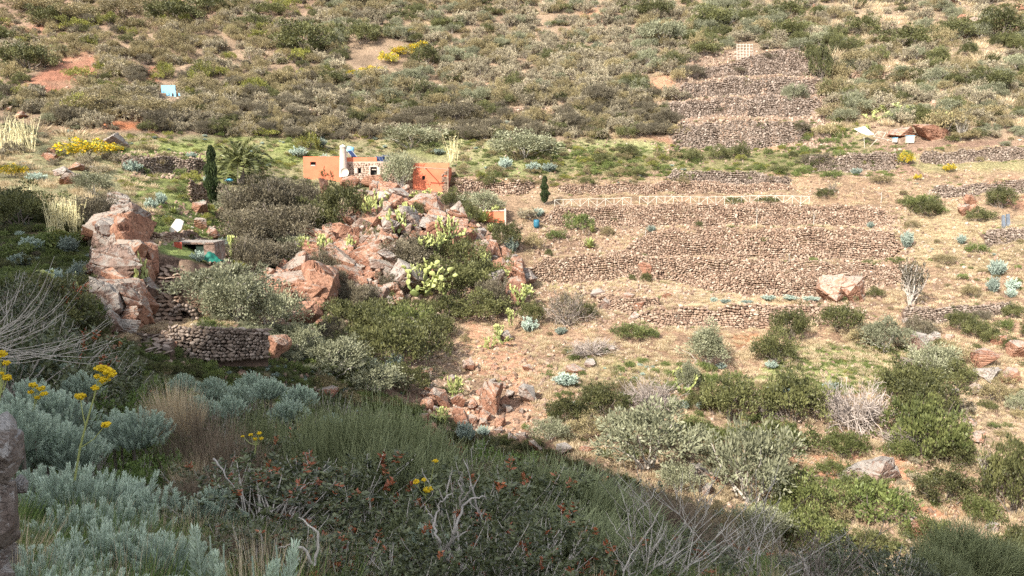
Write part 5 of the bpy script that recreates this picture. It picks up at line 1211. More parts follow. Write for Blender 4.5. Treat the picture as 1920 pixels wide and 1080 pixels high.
# palm
pb = hit(452, 345)[0]; pm = link('palm_tree', None, None, pb.tolist(), None, 1.25); tag(pm, 'bushy palm with arching dark fronds left of the stone cottage', 'palm tree')
V, F = tube([[0,0,-.2],[0,.02,.8],[.03,0,1.5]], [.32,.27,.25], 9); link('trunk', mk_mesh('trunk', [(V, F, 0, BARK)]), pm)
rng = np.random.default_rng(77); fb = link('crown', None) if False else None
Vs, Fs, vs = [], [], []
cr_parts = []
for k in range(30):
    a = k*2.4; e = 1.35 - 1.25*(k/30)**.8; ln = rng.uniform(2.2, 2.8); d = np.array([math.cos(a)*math.cos(e), math.sin(a)*math.cos(e), math.sin(e)]); p = np.array([.03, 0, 1.5]); pts = [p]
    for s in range(9): d = unit(d + np.array([0, 0, -.13 - .02*s])); p = p + d*ln/9; pts.append(p)
    pts = np.array(pts); T = np.gradient(pts, axis=0); side = unit(np.cross(unit(T), [0, 0, 1.])); n = 44
    tt_ = np.linspace(.08, 1, n); ii = tt_*9; i0 = np.minimum(ii.astype(int), 8); ff = (ii - i0)[:, None]
    Cb = pts[i0]*(1-ff) + pts[i0+1]*ff; Td = unit(T[i0]); Sd = side[i0]; Up = np.cross(Sd, Td)
    for sg in (1, -1):
        lv, lf = leaves(Cb, Sd*sg*.8 + Td*.75 + Up*.3 + rng.normal(0, .06, (n, 3)), .55*np.sin(np.pi*np.clip(tt_*.85 + .12, 0, 1)) + .08, .075, rng)
        cr_parts.append((lv, lf, np.clip(rng.uniform(.1, .9) + rng.normal(0, .12, n), 0, 1)))
    tv, tf = tube(pts, np.linspace(.035, .01, 10), 3); cr_parts.append((tv, tf, np.full(len(tf), .8)))
Vv, Ff = cat_parts([(a, b) for a, b, c in cr_parts]); 
link('crown', mk_mesh('crown', [(Vv, Ff, np.concatenate([c for a, b, c in cr_parts]), LM['palm'])]), pm)

# reeds
def reeds(px0, px1, pyb, hpx, n, label, seed):
    rng = np.random.default_rng(seed); px = rng.uniform(px0, px1, n); H = hit(px, pyb + rng.uniform(-6, 6, n)); ln = []; m = H[:, 1].mean()/FPX
    org = H.mean(0)
    for h in H:
        L = hpx*m*rng.uniform(.55, 1.1); a = rng.normal(0, .13, 2); b = h - org
        ln.append((np.array([b, b + [a[0]*L*.4, a[1]*L*.4, L*.5], b + [a[0]*L*1.1, a[1]*L, L]]), [.028, .02, .008]))
    V, F = tubes(ln, 3); v = np.repeat(rng.uniform(.2, 1, n), 6)
    nl = n*5; k = rng.integers(0, n, nl); t = rng.uniform(.3, 1, nl)[:, None]; P0 = np.array([l[0][0] for l in ln])[k]; P1 = np.array([l[0][2] for l in ln])[k]
    LV, LF = leaves(P0*(1-t) + P1*t, rng.normal(0, 1, (nl, 3)) + [0, 0, .7], hpx*m*.14, .04, rng)
    o = link('reed_clump', None, None, org.tolist()); link('stems', mk_mesh('stems', [(V, F, v, LM['reed'])]), o); link('leaves', mk_mesh('leaves', [(LV, LF, rng.uniform(0, 1, nl), LM['reed'])]), o)
    tag(o, label, 'reeds', 'reed clumps')
reeds(90, 154, 434, 58, 120, 'tall straw coloured reed clump left of the left outcrop', 1); reeds(-10, 68, 282, 62, 70, 'pale thin reeds at the left edge above the yellow broom', 2)
reeds(842, 858, 300, 44, 26, 'thin pale reeds behind the orange right wing', 3); reeds(20, 60, 372, 26, 30, 'short pale reeds below the small left broom', 4)

# stairs
def stair(px0, py0, Ya, px1, py1, Yb, n, w, label, seed, mat=None):
    rng = np.random.default_rng(seed); A, B = WP(px0, py0, Ya), WP(px1, py1, Yb); o = link('stone_staircase', None, None, A.tolist()); tag(o, label, 'stairs', 'stone staircases')
    for k in range(n):
        p = (B - A)*k/n; dz = (B-A)[2]/n; dy = (B-A)[1]/n; C, S = [], []; x = -w/2
        while x < w/2:
            ww = rng.uniform(.25, .6); ww = min(ww, w/2 - x + .1); C.append([p[0] + x + ww/2, p[1] + dy*.35 + rng.uniform(-.03, .03), p[2] + dz*.45 + rng.uniform(-.02, .02)]); S.append([ww*.56, dy*.8, dz*.62]); x += ww*.95
        V, F, v = stones(np.array(C), np.array(S), rng); V2, F2 = box(p[0]-w*.5, p[0]+w*.5, p[1]+dy*.3, p[1]+dy*1.6, p[2]-1.0, p[2]+dz*.62)
        link('step', mk_mesh('step', [(V, F, v, mat or M_wall), (V2, F2, 0, M_core)]), o)
stair(312, 609, 37.3, 318, 497, 42.6, 15, 1.15, 'steep stone staircase climbing beside the left outcrop', 5, M_wall)
stair(292, 664, 33.0, 292, 626, 34.9, 6, 1.2, 'short dark stone steps below the terrace left of the rounded stone wall', 6, M_wallg)
def small_wall(px, top, bas, Y, label, seed, size, mat):
    px = np.linspace(px[0], px[1], 30); P = np.array([WP(p, bas, Y) for p in px]); h = np.full(30, (bas-top)*Y/FPX*1.02)
    me = wall_mesh('dry_stone_wall', P[:, 0], P[:, 1], h, np.random.default_rng(seed), size=size, mat=mat, zb=P[:, 2], ragged=.1)
    tag(link('dry_stone_wall', me), label, 'stone wall', 'dry stone terrace walls', 'thing')
small_wall((318, 500), 616, 672, 34.4, 'wall of rounded stones holding the little terrace by the stairs', 8, .2, M_wallg)
small_wall((236, 272), 628, 662, 34.0, 'short stone wall left of the short dark steps', 9, .18, M_wallg)
small_wall((298, 380), 452, 490, 49.5, 'dark stone wall of the sunken garden shelter', 10, .2, M_wallg)
# garden shelter, chair, tarp, slab
sh_ = link('garden_shelter', None); tag(sh_, 'low dark garden shelter with a stone roof at the top of the stairs', 'shelter'); ys = 47.6
V, F = cat_parts([box(WP(298,0,ys)[0], WP(303,0,ys)[0], ys, ys+1.8, WP(0,492,ys)[2], WP(0,458,ys)[2]), box(WP(357,0,ys)[0], WP(378,0,ys)[0], ys, ys+1.8, WP(0,492,ys)[2], WP(0,458,ys)[2])]); link('wall', mk_mesh('wall', [(V, F, 0, M_rockg)]), sh_)
V, F = box(WP(299,0,ys)[0], WP(377,0,ys)[0], ys-.05, ys+1.9, WP(0,458,ys)[2], WP(0,454.5,ys)[2]); link('roof', mk_mesh('roof', [(V, F, 0, M_rockg)]), sh_)
V, F = box(WP(300,0,ys)[0], WP(376,0,ys)[0], ys+1.5, ys+1.75, WP(0,492,ys)[2]-.5, WP(0,457,ys)[2]); link('back_wall', mk_mesh('back_wall', [(V, F, 0, M_dark)]), sh_)  # near-black colour stands in for the shade at the back of the shelter
V, F = box(WP(341,0,ys)[0], WP(358,0,ys)[0], ys+.1, ys+.2, WP(0,490,ys)[2], WP(0,458,ys)[2]); link('interior_shade', mk_mesh('interior_shade', [(V, F, 0, plain_mat('painted_shade_green', (.02,.035,.025), .9))]), sh_)  # added dark green sheet, painted to stand in for the shaded interior
V, F = tubes([([WP(328,458,ys-.1), WP(328,490,ys-.1)], [.05,.05]), ([WP(341,458,ys-.1), WP(341,490,ys-.1)], [.05,.05])], 6); link('post', mk_mesh('post', [(V, F, 0, M_wood)]), sh_)
chr_ = link('garden_chair', None); tag(chr_, 'small red garden chair in the dark shelter above the stairs', 'chair'); yc_ = 46.6; q = WP(332, 480, yc_)
link('seat', mk_mesh('seat', [(*box(q[0]-.22, q[0]+.22, yc_-.2, yc_+.2, q[2]+.32, q[2]+.37), 0, M_red)]), chr_); link('backrest', mk_mesh('backrest', [(*box(q[0]-.22, q[0]+.22, yc_+.2, yc_+.24, q[2]+.37, q[2]+.8), 0, M_red)]), chr_)
for sx in (-.2, .2):
    for sy in (-.18, .18): V, F = tube([[q[0]+sx, yc_+sy, q[2]-.1], [q[0]+sx, yc_+sy, q[2]+.32]], .018, 5); link('leg', mk_mesh('leg', [(V, F, 0, M_metal)]), chr_)
rng = np.random.default_rng(3); g = WP(398, 494, 45.5); n = 22; Gx, Gy = np.meshgrid(np.linspace(-.55, .55, n), np.linspace(-.5, .5, n)); Gz = .55*np.exp(-((Gx+.1)**2*5 + Gy**2*6)) + .16*fbm(Gx*6, Gy*6, 3)
i = (np.arange(n-1)[:, None]*n + np.arange(n-1)[None, :]).ravel(); V = np.stack([Gx, Gy, Gz], -1).reshape(-1, 3)
tag(link('folded_tarp', smooth(mk_mesh('folded_tarp', [(V, np.stack([i, i+1, i+n+1, i+n], 1), 0, M_green)])), None, (g + [0, 0, .1]).tolist()), 'crumpled dark green tarp beside the dark shelter', 'tarp')
def slab(name, pts, Y, th, mat, label, cat, lean=.4):
    n = len(pts); zb = WP(0, max(p[1] for p in pts), Y)[2]
    A = np.array([WP(p[0], p[1], Y) for p in pts]); A[:, 1] += (A[:, 2] - zb)*lean; B = A + [0, th, 0]; V = np.concatenate([A, B, [A.mean(0)], [B.mean(0)]])
    F = [[i, (i+1) % n, 2*n] for i in range(n)] + [[n+(i+1) % n, n+i, 2*n+1] for i in range(n)]; Q = [[i, n+i, n+(i+1) % n, (i+1) % n] for i in range(n)]
    return tag(link(name, mk_mesh(name, [(V, np.array(F), 0, mat), (V, np.array(Q), 0, mat)])), label, cat)
M_slab = plain_mat('pale_stone', (.48,.44,.38), .9, nscale=5, namt=.2, bstr=.3)
Ysl = hit(326, 441)[0][1]; slab('stone_slab', [(314,432),(325,411),(333,412),(340,416),(338,431),(326,440)], Ysl-.1, .15, M_slab, 'pale flat stone slab leaning in the green garden above the shelter', 'stone slab')
for a, lb in (((1880,404,1886,428), 'left grey post stone at the right edge'), ((1888,402,1895,426), 'right taller grey post stone at the right edge')):
    Yg = hit(a[0], a[3])[0][1]; slab('standing_stone', [(a[0],a[3]),(a[0]+1,a[1]),(a[2]-1,a[1]-1),(a[2],a[3])], Yg, .18, M_metal if 0 else plain_mat('slate', (.14,.16,.19), .8, nscale=4), lb, 'stone post', .05)
# orange garden hut, barrel, stakes
yh = hit(925, 420)[0][1] + .3; hut = link('garden_hut', None); tag(hut, 'small orange garden hut wall half hidden by the umbrella shaped bush', 'hut')
hx = lambda p: WP(p, 0, yh)[0]; hzz = lambda p: WP(0, p, yh)[2]
link('wall', mk_mesh('wall', [(*cat_parts([box(hx(893), hx(945), yh, yh+.3, hzz(424), hzz(396)), box(hx(945)-.3, hx(945), yh+.3, yh+2, hzz(424), hzz(396))]), 0, M_orange)]), hut); link('corner_post', mk_mesh('corner_post', [(*box(hx(945), hx(948.5), yh-.1, yh+.12, hzz(424), hzz(391)), 0, M_lime)]), hut)
link('roof', mk_mesh('roof', [(*box(hx(892), hx(946), yh-.05, yh+2.1, hzz(396), hzz(394.6)), 0, M_lime)]), hut)
b = hit(1006, 427)[0]; V, F = tube([[0,0,0],[0,0,.02],[0,0,.25],[0,0,.5],[0,0,.74],[0,0,.76]], [.02,.26,.29,.29,.26,.02], 14)
bar = link('water_barrel', smooth(mk_mesh('water_barrel', [(V, F, 0, M_blue)])), None, b.tolist()); tag(bar, 'blue plastic water barrel right of the grey bush', 'barrel')
b = hit(884, 441)[0]; V, F = ICO3; link('lid', mk_mesh('lid', [(V*[.12,.12,.04] + [0,0,.52], F, 0, M_wood)]), tag(link('clay_pot', smooth(mk_mesh('clay_pot', [(V*[.3,.3,.28] + [0,0,.25], F, 0, plain_mat('orange_clay', (.75,.28,.03), .6))])), None, (b + [0,-.6,.25]).tolist()), 'bright orange round pot on the right shoulder of the crag', 'pot'))
for k, (px, t, bb, w, mt) in enumerate([(1034,404,424,3,M_slab),(1056,404,422,2.4,M_slab),(1063,405,422,2.4,M_slab),(1080,405,421,3.4,M_dark),(1113,408,424,2.4,M_slab),(1121,408,424,2.4,M_slab),(1040,408,424,2,M_slab)]):
    yy_ = hit(px, bb)[0][1]; V, F = box(WP(px-w/2,0,yy_)[0], WP(px+w/2,0,yy_)[0], yy_, yy_+.12, WP(0,bb+2,yy_)[2], WP(0,t,yy_)[2]); V[4:, 0] += .08*((-1)**k)
    o = link('upright_stake', mk_mesh('upright_stake', [(V, F, 0, mt)])); ltag(o, ('dark' if mt is M_dark else 'pale') + ' upright stake', 'stake', 'stakes along the first terrace', px, 415)
b = hit(430, 342)[0]; V, F = ICO3; V = V*(1 + .3*fbm(V[:, 0:1]*3+4, V[:, 2:3]*3, 3)); tag(link('tarp_bundle', mk_mesh('tarp_bundle', [(V*[.42,.3,.17], F, 0, plain_mat('blue_tarp', (.12,.40,.58), .5, nscale=5))]), None, (b + [0,-.2,.2]).tolist()), 'small bright blue tarp bundle under the palm', 'tarp')
# white poles, tarps and boxes on the upper right ledge
yw_ = hit(1650, 268)[0][1] - .2
slab('white_tarp', [(1604,241),(1618,238),(1626,236),(1640,252),(1628,254),(1615,249)], yw_, .06, M_white, 'crumpled white tarp sheet left of the orange earth patch', 'tarp', .6)
fm = link('pole_frame', None); tag(fm, 'frame of thin white poles beside the white tarp', 'pole frame')
for a, c in (((1638,256),(1647,246)), ((1647,246),(1661,249)), ((1661,249),(1655,258)), ((1628,278),(1645,261)), ((1638,256),(1672,264)), ((1620,256),(1621,278))):
    V, F = tube([WP(*a, yw_-.2), WP(*c, yw_-.2)], .028, 5); link('pole', mk_mesh('pole', [(V, F, 0, M_white)]), fm)
for px, t, bb, w, lb in ((1726,254,266,13,'white box in front of the wide pale outcrop'), (1697,258,265,6,'smaller white box left of the other white box')):
    yy_ = hit(px, bb)[0][1] - .3; bxr = link('white_box', None); tag(bxr, lb, 'box'); x0, x1, zb, zt = WP(px-w/2,0,yy_)[0], WP(px+w/2,0,yy_)[0], WP(0,bb,yy_)[2]-.1, WP(0,t,yy_)[2]
    link('body', mk_mesh('body', [(*box(x0, x1, yy_, yy_+.5, zb, zt-.06), 0, M_white)]), bxr); link('lid', mk_mesh('lid', [(*box(x0-.03, x1+.03, yy_-.03, yy_+.53, zt-.06, zt), 0, M_lblue)]), bxr)
# stakes with saplings on the terraces
for k, (px, t, b_) in enumerate([(1525,398,426),(1418,392,428),(1675,458,482),(1652,360,380),(1742,360,374),(1822,352,374),(1210,428,450),(1479,476,500)]):
    h = hit(px, b_)[0]; m = h[1]/FPX; rng = np.random.default_rng(k); ln = [(np.array([[0,0,-.1],[.02,0,(b_-t)*m*.5],[0,.02,(b_-t)*m]]), [.04,.03,.02])]
    V, F = tubes(ln + [(np.array([[0,0,(b_-t)*m*s],[rng.normal(0,.25),rng.normal(0,.25),(b_-t)*m*(s+.25)]]), [.015,.006]) for s in (.4,.5,.6,.7,.8,.9)], 4)
    n = 26; LV, LF = leaves(rng.normal(0, .18, (n, 3)) + [0, 0, (b_-t)*m*.8], rng.normal(0, 1, (n, 3)), .12, .06, rng)
    o = link('young_sapling', None, None, h.tolist()); link('trunk', mk_mesh('trunk', [(V, F, .5, BARKP)]), o); link('crown', mk_mesh('crown', [(LV, LF, .5, LM['heath'])]), o)
    ltag(o, 'thin pale sapling on a terrace ledge', 'sapling', 'saplings on the terraces', px, b_-12)

# little stone arch at the foot of the stairs
ya = 38.0; ao = link('stone_arch', None); tag(ao, 'small dark stone arch at the foot of the stairs under the pale olive', 'arch'); rng = np.random.default_rng(8); c0 = WP(346, 606, ya); C, S = [], []
for ring in (0, 1):
    for t in np.linspace(0, math.pi, 9 + 2*ring): R_a = .44 + .2*ring; C.append([c0[0] + math.cos(t)*R_a, ya - .05, c0[2] + .25 + math.sin(t)*R_a]); S.append([.11, .16, .11])
for sx in (-1, 1):
    for q in (0, .16): C.append([c0[0] + sx*.46, ya - .05, c0[2] + q]); S.append([.13, .16, .09])
V, F, v = stones(np.array(C), np.array(S), rng); link('surround', mk_mesh('surround', [(V, F, v, M_wallg)]), ao)
a = np.linspace(0, math.pi, 13); ring = np.stack([np.cos(a)*.40, 0*a, .25 + np.sin(a)*.40], 1); pts_ = np.concatenate([[[.40, 0, -.1]], ring, [[-.40, 0, -.1]]]); n = len(pts_)
V = np.concatenate([pts_ + [c0[0], ya + .02, c0[2]], pts_ + [c0[0], ya + .9, c0[2]], [[c0[0], ya + .9, c0[2] + .2]]]); Q = np.array([[i, i+1, n+i+1, n+i] for i in range(n-1)]); T3 = np.array([[n+i, n+i+1, 2*n] for i in range(n-1)])
link('opening', mk_mesh('opening', [(V, Q, 0, M_dark), (V, T3, 0, M_dark)]), ao)  # near-black lining paints the shade inside the niche
# ------------------------------------------------------------------ the near bank: plants a few steps from the camera
NM = dict(
 nmastic=leaf_mat('near_mastic_leaves', (.02,.03,.012), (.18,.20,.09), .38, .12, .5, .2),
 nred=leaf_mat('near_red_leaves', (.22,.05,.02), (.48,.17,.07), .4, .2, .5, .2),
 nstem=leaf_mat('green_stems', (.06,.078,.03), (.31,.34,.17), .6, .1, .3, .2),
 nsilver=leaf_mat('wormwood_leaves', (.15,.20,.15), (.64,.74,.58), .6, .2, .25, .15),
 ngreen=leaf_mat('near_green_leaves', (.05,.085,.02), (.22,.30,.08), .5, .2, .4, .2),
 nbrown=leaf_mat('near_brown_twigs', (.09,.065,.045), (.26,.20,.14), .8, 0, .2, .2))
def at(px, Y, dz=0):
    u = (px - 960)/FPX*1.03/ (cp_ + .3*0) ; x = u*Y*1.0; return np.array([x, Y, float(hz(x, Y)[0]) + dz])
def top_z(px, py, Y): u, t = px2ut(px, py); return np.array([float(u)*Y, Y, float(t)*Y])
NLBL = []
def place(name, parts_, px, pytop, Y, R, label, cat, group, seed=0, hunit=1.0, minh=.25):
    """plant with its top at a pixel; its foot stands on the bank below"""
    T = top_z(px, pytop, Y); g = float(hz(T[0], Y)[0]); h = max(minh, T[2] - g)
    rr = random.Random(seed*31 + int(px)); o = link(name, None, None, (T[0], Y, T[2] - h), (0, 0, rr.uniform(0, 6.28)), (R, R, h/hunit))
    for nm, me in parts_:
        if me: link(nm, me, o)
    ltag(o, ('!' if label[0] == '!' else '') + label.lstrip('!'), cat, group, px, pytop + 30); return o
# wormwood: feathery upright silver spikes
def spike(rng, L=.30, n=84):
    t = np.sort(rng.uniform(.05, 1, n)); a = np.arange(n)*2.4; r = .006
    D = np.stack([np.cos(a)*.62, np.sin(a)*.62, .9 + .5*t], 1) + rng.normal(0, .12, (n, 3)); C = np.stack([np.cos(a)*r, np.sin(a)*r, t*L*.86], 1)
    ln = L*.26*(1.05 - .62*t) * np.clip(t*6, .4, 1)
    return leaves(C, D, ln, L*.026, rng), np.clip(.15 + .6*t + rng.uniform(-.15, .25, n), 0, 1)  # leaf colour darkens toward the spike base, painting the shaded gaps
def wormwood(seed, n=90, R=1., tall=.5, L=.3, lean=.8, dense=84):
    rng = np.random.default_rng(seed); sp = [spike(rng, L, dense) for _ in range(5)]; out = []; st = []; vv = []
    for i in range(n):
        a = rng.uniform(0, 6.283); r = rng.uniform(0, 1)**.55; p = np.array([math.cos(a)*r*R, math.sin(a)*r*R, tall*(1 - .75*r*r) * rng.uniform(.75, 1.02)])
        d = unit(np.array([math.cos(a)*r*lean, math.sin(a)*r*lean, 1.]) + rng.normal(0, .15, 3)); s_ = unit(np.cross(d, rng.normal(size=3))); q = np.cross(s_, d); M = np.stack([s_, q, d], 0); k = rng.uniform(.6, 1.1)
        (V, F), v = sp[i % 5]; out.append(((V*k) @ M + p - d*L*k*.85, F)); vv.append(v)
        st.append((np.array([[p[0]*.35, p[1]*.35, -.05], p*.8, p]), [.007, .005, .003]))
    V, F = cat_parts(out); SV, SF = tubes(st, 3)
    return (V, F, np.concatenate(vv)), (SV, SF)
WW = []
for s in range(4):
    (V, F, v), (SV, SF) = wormwood(400+s, n=150, R=.5, tall=.5, L=.22 if s < 2 else .17, dense=84)
    WW.append((mk_mesh('foliage', [(V, F, v, NM['nsilver'])]), mk_mesh('stems', [(SV, SF, .3, NM['nsilver'])])))
def ww(px, pyt, Y, R, label=None, i=0):
    T = top_z(px, pyt, Y); g = float(hz(T[0], Y)[0]); h = max(.3, T[2] - g); f, s = WW[i % 4]
    sc = R/.5; o = link('wormwood_plant', None, None, (T[0], Y, T[2] - .56*sc), (0, 0, i*1.3), sc); link('foliage', f, o); link('stems', s, o)
    V, F = tubes([(np.array([[math.cos(a)*.1, math.sin(a)*.1, .05], [math.cos(a)*.03, math.sin(a)*.03, -h/sc - .1]]), [.012, .02]) for a in (0, 1.5, 3, 4.5)], 4); link('woody_base', mk_mesh('woody_base', [(V, F, 0, BARK)]), o)
    ltag(o, ('!' + label) if label else 'silver feathery wormwood', 'plant', 'wormwood plants on the near bank', px, pyt+40)
k = 0
for e in [(60,990,3.0,.42,'nearest silver wormwood in the bottom left corner'),(190,960,3.3,.42,None),(290,985,3.2,.30,None),(20,1050,2.6,.3,None),(240,1060,2.6,.3,None),(120,1060,2.5,.25,None),
  (130,850,4.8,.55,'wide silver wormwood right of the grey rock pillar'),(60,860,5.0,.4,None),(230,870,5.0,.55,None),(285,905,4.8,.35,None),(200,920,4.2,.45,None),(110,930,4.0,.4,None),
  (255,752,8.2,.40,'dense rounded silver wormwood mound left of the dry grass tuft'),(215,762,8.4,.3,None),(50,700,8.0,.45,None),(100,720,8.0,.45,None),(60,760,7.0,.45,None),(20,740,6.6,.4,None),(130,790,7.,.35,None),
  (375,735,11.,.30,None),(395,905,4.8,.16,None),(375,930,4.6,.12,None),(395,700,14,.4,None),(340,695,14,.3,None),(500,700,15,.4,None),(560,715,15,.4,None),(470,690,18,.5,None),(620,770,12,.25,None),(540,740,14,.4,None),
  (800,975,4.2,.13,None),(795,1010,3.9,.13,None),(690,960,5.2,.14,None),(640,940,5.6,.12,None),(440,950,4.6,.10,None),(430,735,13,.35,None),(450,715,16,.4,None),(60,640,11,.5,None),(150,690,10,.3,None)]:
    ww(e[0], e[1], e[2], e[3], e[4], k); k += 1
# single tall spikes at the bottom edge
for j, (px, pyt, Y, n, lab) in enumerate([(375,978,2.6,3,'tall feathery silver spike at the bottom edge left of the mastic'), (525,1012,2.5,2,'leaning feathery silver spike pair at the bottom edge'), (480,1032,2.5,2,'short feathery silver spike at the bottom edge')]):
    rng = np.random.default_rng(500+j); T = top_z(px, pyt, Y); out = []; vv = []
    for i in range(n):
        (V, F), v = spike(rng, .26 if i == 0 else .2, 150); d = unit(np.array([rng.normal(0, .15) + .1, rng.normal(0, .1), 1])); s_ = unit(np.cross(d, [0, 1, .1])); M = np.stack([s_, np.cross(s_, d), d], 0); out.append((V @ M + [(i - .3)*.045, rng.normal(0, .02), -.26 - .03*i], F)); vv.append(v)
    V, F = cat_parts(out); o = link('wormwood_spike', None, None, T.tolist()); link('foliage', mk_mesh('foliage', [(V, F, np.concatenate(vv), NM['nsilver'])]), o)
    SV, SF = tubes([(np.array([[(i-.3)*.045, 0, -.02 - .03*i], [(i-.3)*.03, .02, -.5], [0, .05, -1.0]]), [.003, .006, .008]) for i in range(n)], 5); link('stem', mk_mesh('stem', [(SV, SF, .4, NM['nsilver'])]), o)
    ltag(o, '!' + lab, 'plant', 'wormwood plants on the near bank', px, pyt+40)
# near mastic: dark oval leaves in whorls at twig ends, some red
def nmastic(seed, ncl=330, nlf=17, ls=.050, R=.8, red=.10, m='nmastic', lw=.025):
    rng = np.random.default_rng(seed); D = unit(rng.normal(size=(ncl*3, 3))); D = D[D[:, 2] > -.3][:ncl]; r = rng.uniform(.5, 1, len(D))**.5
    Cc = D*(r*(1 + .22*np.sin(D[:, 0]*6 + seed)*np.cos(D[:, 1]*5)))[:, None]*np.array([R, R, .62]); Cc[:, 2] += .42
    n = len(D); k = np.repeat(np.arange(n), nlf); a = rng.uniform(0, 6.283, n*nlf); ax = unit(D + rng.normal(0, .35, D.shape) + [0, 0, .5]); s1 = unit(np.cross(ax, rng.normal(size=ax.shape))); s2 = np.cross(ax, s1)
    d = s1[k]*np.cos(a)[:, None] + s2[k]*np.sin(a)[:, None] + ax[k]*rng.uniform(.2, 1.4, n*nlf)[:, None]; base = Cc[k] - ax[k]*rng.uniform(0, .12, n*nlf)[:, None]
    V, F = leaves(base, d, ls*rng.uniform(.7, 1.25, n*nlf), lw*rng.uniform(.8, 1.2, n*nlf), rng, .08)
    v = np.clip(.35*rng.random(n)[k] + .65*rng.random(n*nlf), 0, 1); isr = (rng.random(n) < red)[k] & (rng.random(n*nlf) < .7)
    ps = [(V, F[~isr], v[~isr], NM[m])] + ([(V, F[isr], v[isr], NM['nred'])] if isr.any() else [])
    pick = Cc[rng.choice(n, 120)]; ln = []
    for c in pick: b = np.array([rng.normal(0, .06), rng.normal(0, .06), -.1]); mm = (b + c)/2*np.array([.8, .8, 1.1]) + rng.normal(0, .06, 3); ln.append((np.array([b, mm, c, c*1.03 + [0, 0, .02]]), [.012, .006, .003, .0015]))
    SV, SF = tubes(ln, 4); return mk_mesh('foliage', ps), mk_mesh('stems', [(SV, SF, .5, BARKP)])
NMS = [nmastic(600+s, red=r) for s, r in enumerate((.10, .16, .06))]
NMG = [nmastic(620+s, ncl=420, nlf=16, ls=.05, red=0, m=m_, lw=.022) for s, m_ in enumerate(('nmastic', 'ngreen'))]
k = 0
for px, pyt, Y, R, lab in [(480,880,4.8,.8,None),(610,850,5.4,.85,None),(420,860,6.0,.7,None),(530,800,8.0,.9,'dark mastic with an orange tipped sprig, upper of the near ones'),(690,935,4.6,.6,None),(850,900,4.8,.75,'dark mastic with red leaves behind the white bare branch'),(940,860,5.6,.8,None),(1010,960,4.2,.6,None),(880,960,3.6,.5,None),
  (640,1010,3.4,.5,None),(500,1000,3.5,.5,None),(760,1040,3.2,.4,None),(1130,1020,4.6,.6,None),(960,1030,3.4,.45,None),(430,990,3.8,.4,None),(1230,1010,5.6,.8,None),(850,840,7.4,.8,None),(470,820,7.8,.7,None)]:
    f, s = NMS[k % 3]; k += 1; T = top_z(px, pyt, Y); g = float(hz(T[0], Y)[0])
    o = link('mastic_shrub', None, None, (T[0], Y, max(g, T[2]-1.3*R/.8)), (0, 0, k*1.1), (R/.8, R/.8, max(.3, min(T[2]-g, 1.3*R/.8))/1.14)); link('foliage', f, o); link('stems', s, o)
    ltag(o, ('!' + lab) if lab else 'shaded red tipped mastic', 'shrub', 'mastic shrubs on the near bank', px, pyt+50)
# mid bank, 9 to 30 m away, in the shade
mid = [(330,720,22,1.3,1),(420,760,14,.9,0),(480,770,13,1.,0),(560,770,12,.9,0),(380,800,10,.7,0),(640,740,18,1.4,0),(330,800,9.,.6,1),(300,830,8,.5,1),(240,850,7.,.4,1),(350,850,7.5,.5,1),(400,780,12,.8,0),(450,740,18,1.2,0),(520,735,20,1.2,1),(600,720,24,1.5,0),
  (1000,870,12,1.2,0),(1080,890,12,1.2,0),(1150,900,13,1.3,0),(1210,940,13,1.2,0),(1280,965,13,1.2,0),(1340,1005,12,1.,0),(1130,950,9,1.,0),(1210,985,9,1.,0),(1060,920,9.,.9,0),(1290,1020,9,.8,0),(1400,1040,11,.9,0),(1450,1065,11,.9,0),(1350,1060,8,.8,0),
  (900,830,15,1.2,1),(940,840,17,1.4,1),(850,815,20,1.5,0),(790,800,20,1.4,0),(980,850,20,1.4,0),(760,830,12,1.1,0),(820,850,11,.9,0),(1060,870,20,1.6,0),(1130,890,20,1.5,0),(1200,935,22,1.4,0),(160,770,10,.7,1),(250,720,14,.8,1),(200,720,16,1.,1),(300,700,20,1.2,1),(150,720,12,.7,1),
  (60,600,14,1.5,0),(10,580,12,1.5,0),(120,620,16,1.5,0),(180,640,19,1.5,0),(40,540,22,1.6,0),(0,500,26,1.8,0),(100,500,30,1.3,0),(-60,560,10,1.5,0)]
for j, (px, pyt, Y, R, g_) in enumerate(mid):
    f, s = NMG[g_] if j % 3 else NMS[j % 2 + 1 if not g_ else 2]
    if g_: f, s = NMG[1]
    T = top_z(px, pyt, Y); g = float(hz(T[0], Y)[0]); h = max(.5, T[2]-g+.1)
    o = link('bank_shrub', None, None, (T[0], Y, T[2]-h), (0, 0, j*1.7), (R/.8, R/.8, h/1.14)); link('foliage', f, o); link('stems', s, o)
    ltag(o, 'leafy green shaded shrub' if g_ else 'dark shaded shrub', 'shrub', 'shaded shrubs on the near bank', px, pyt+30)
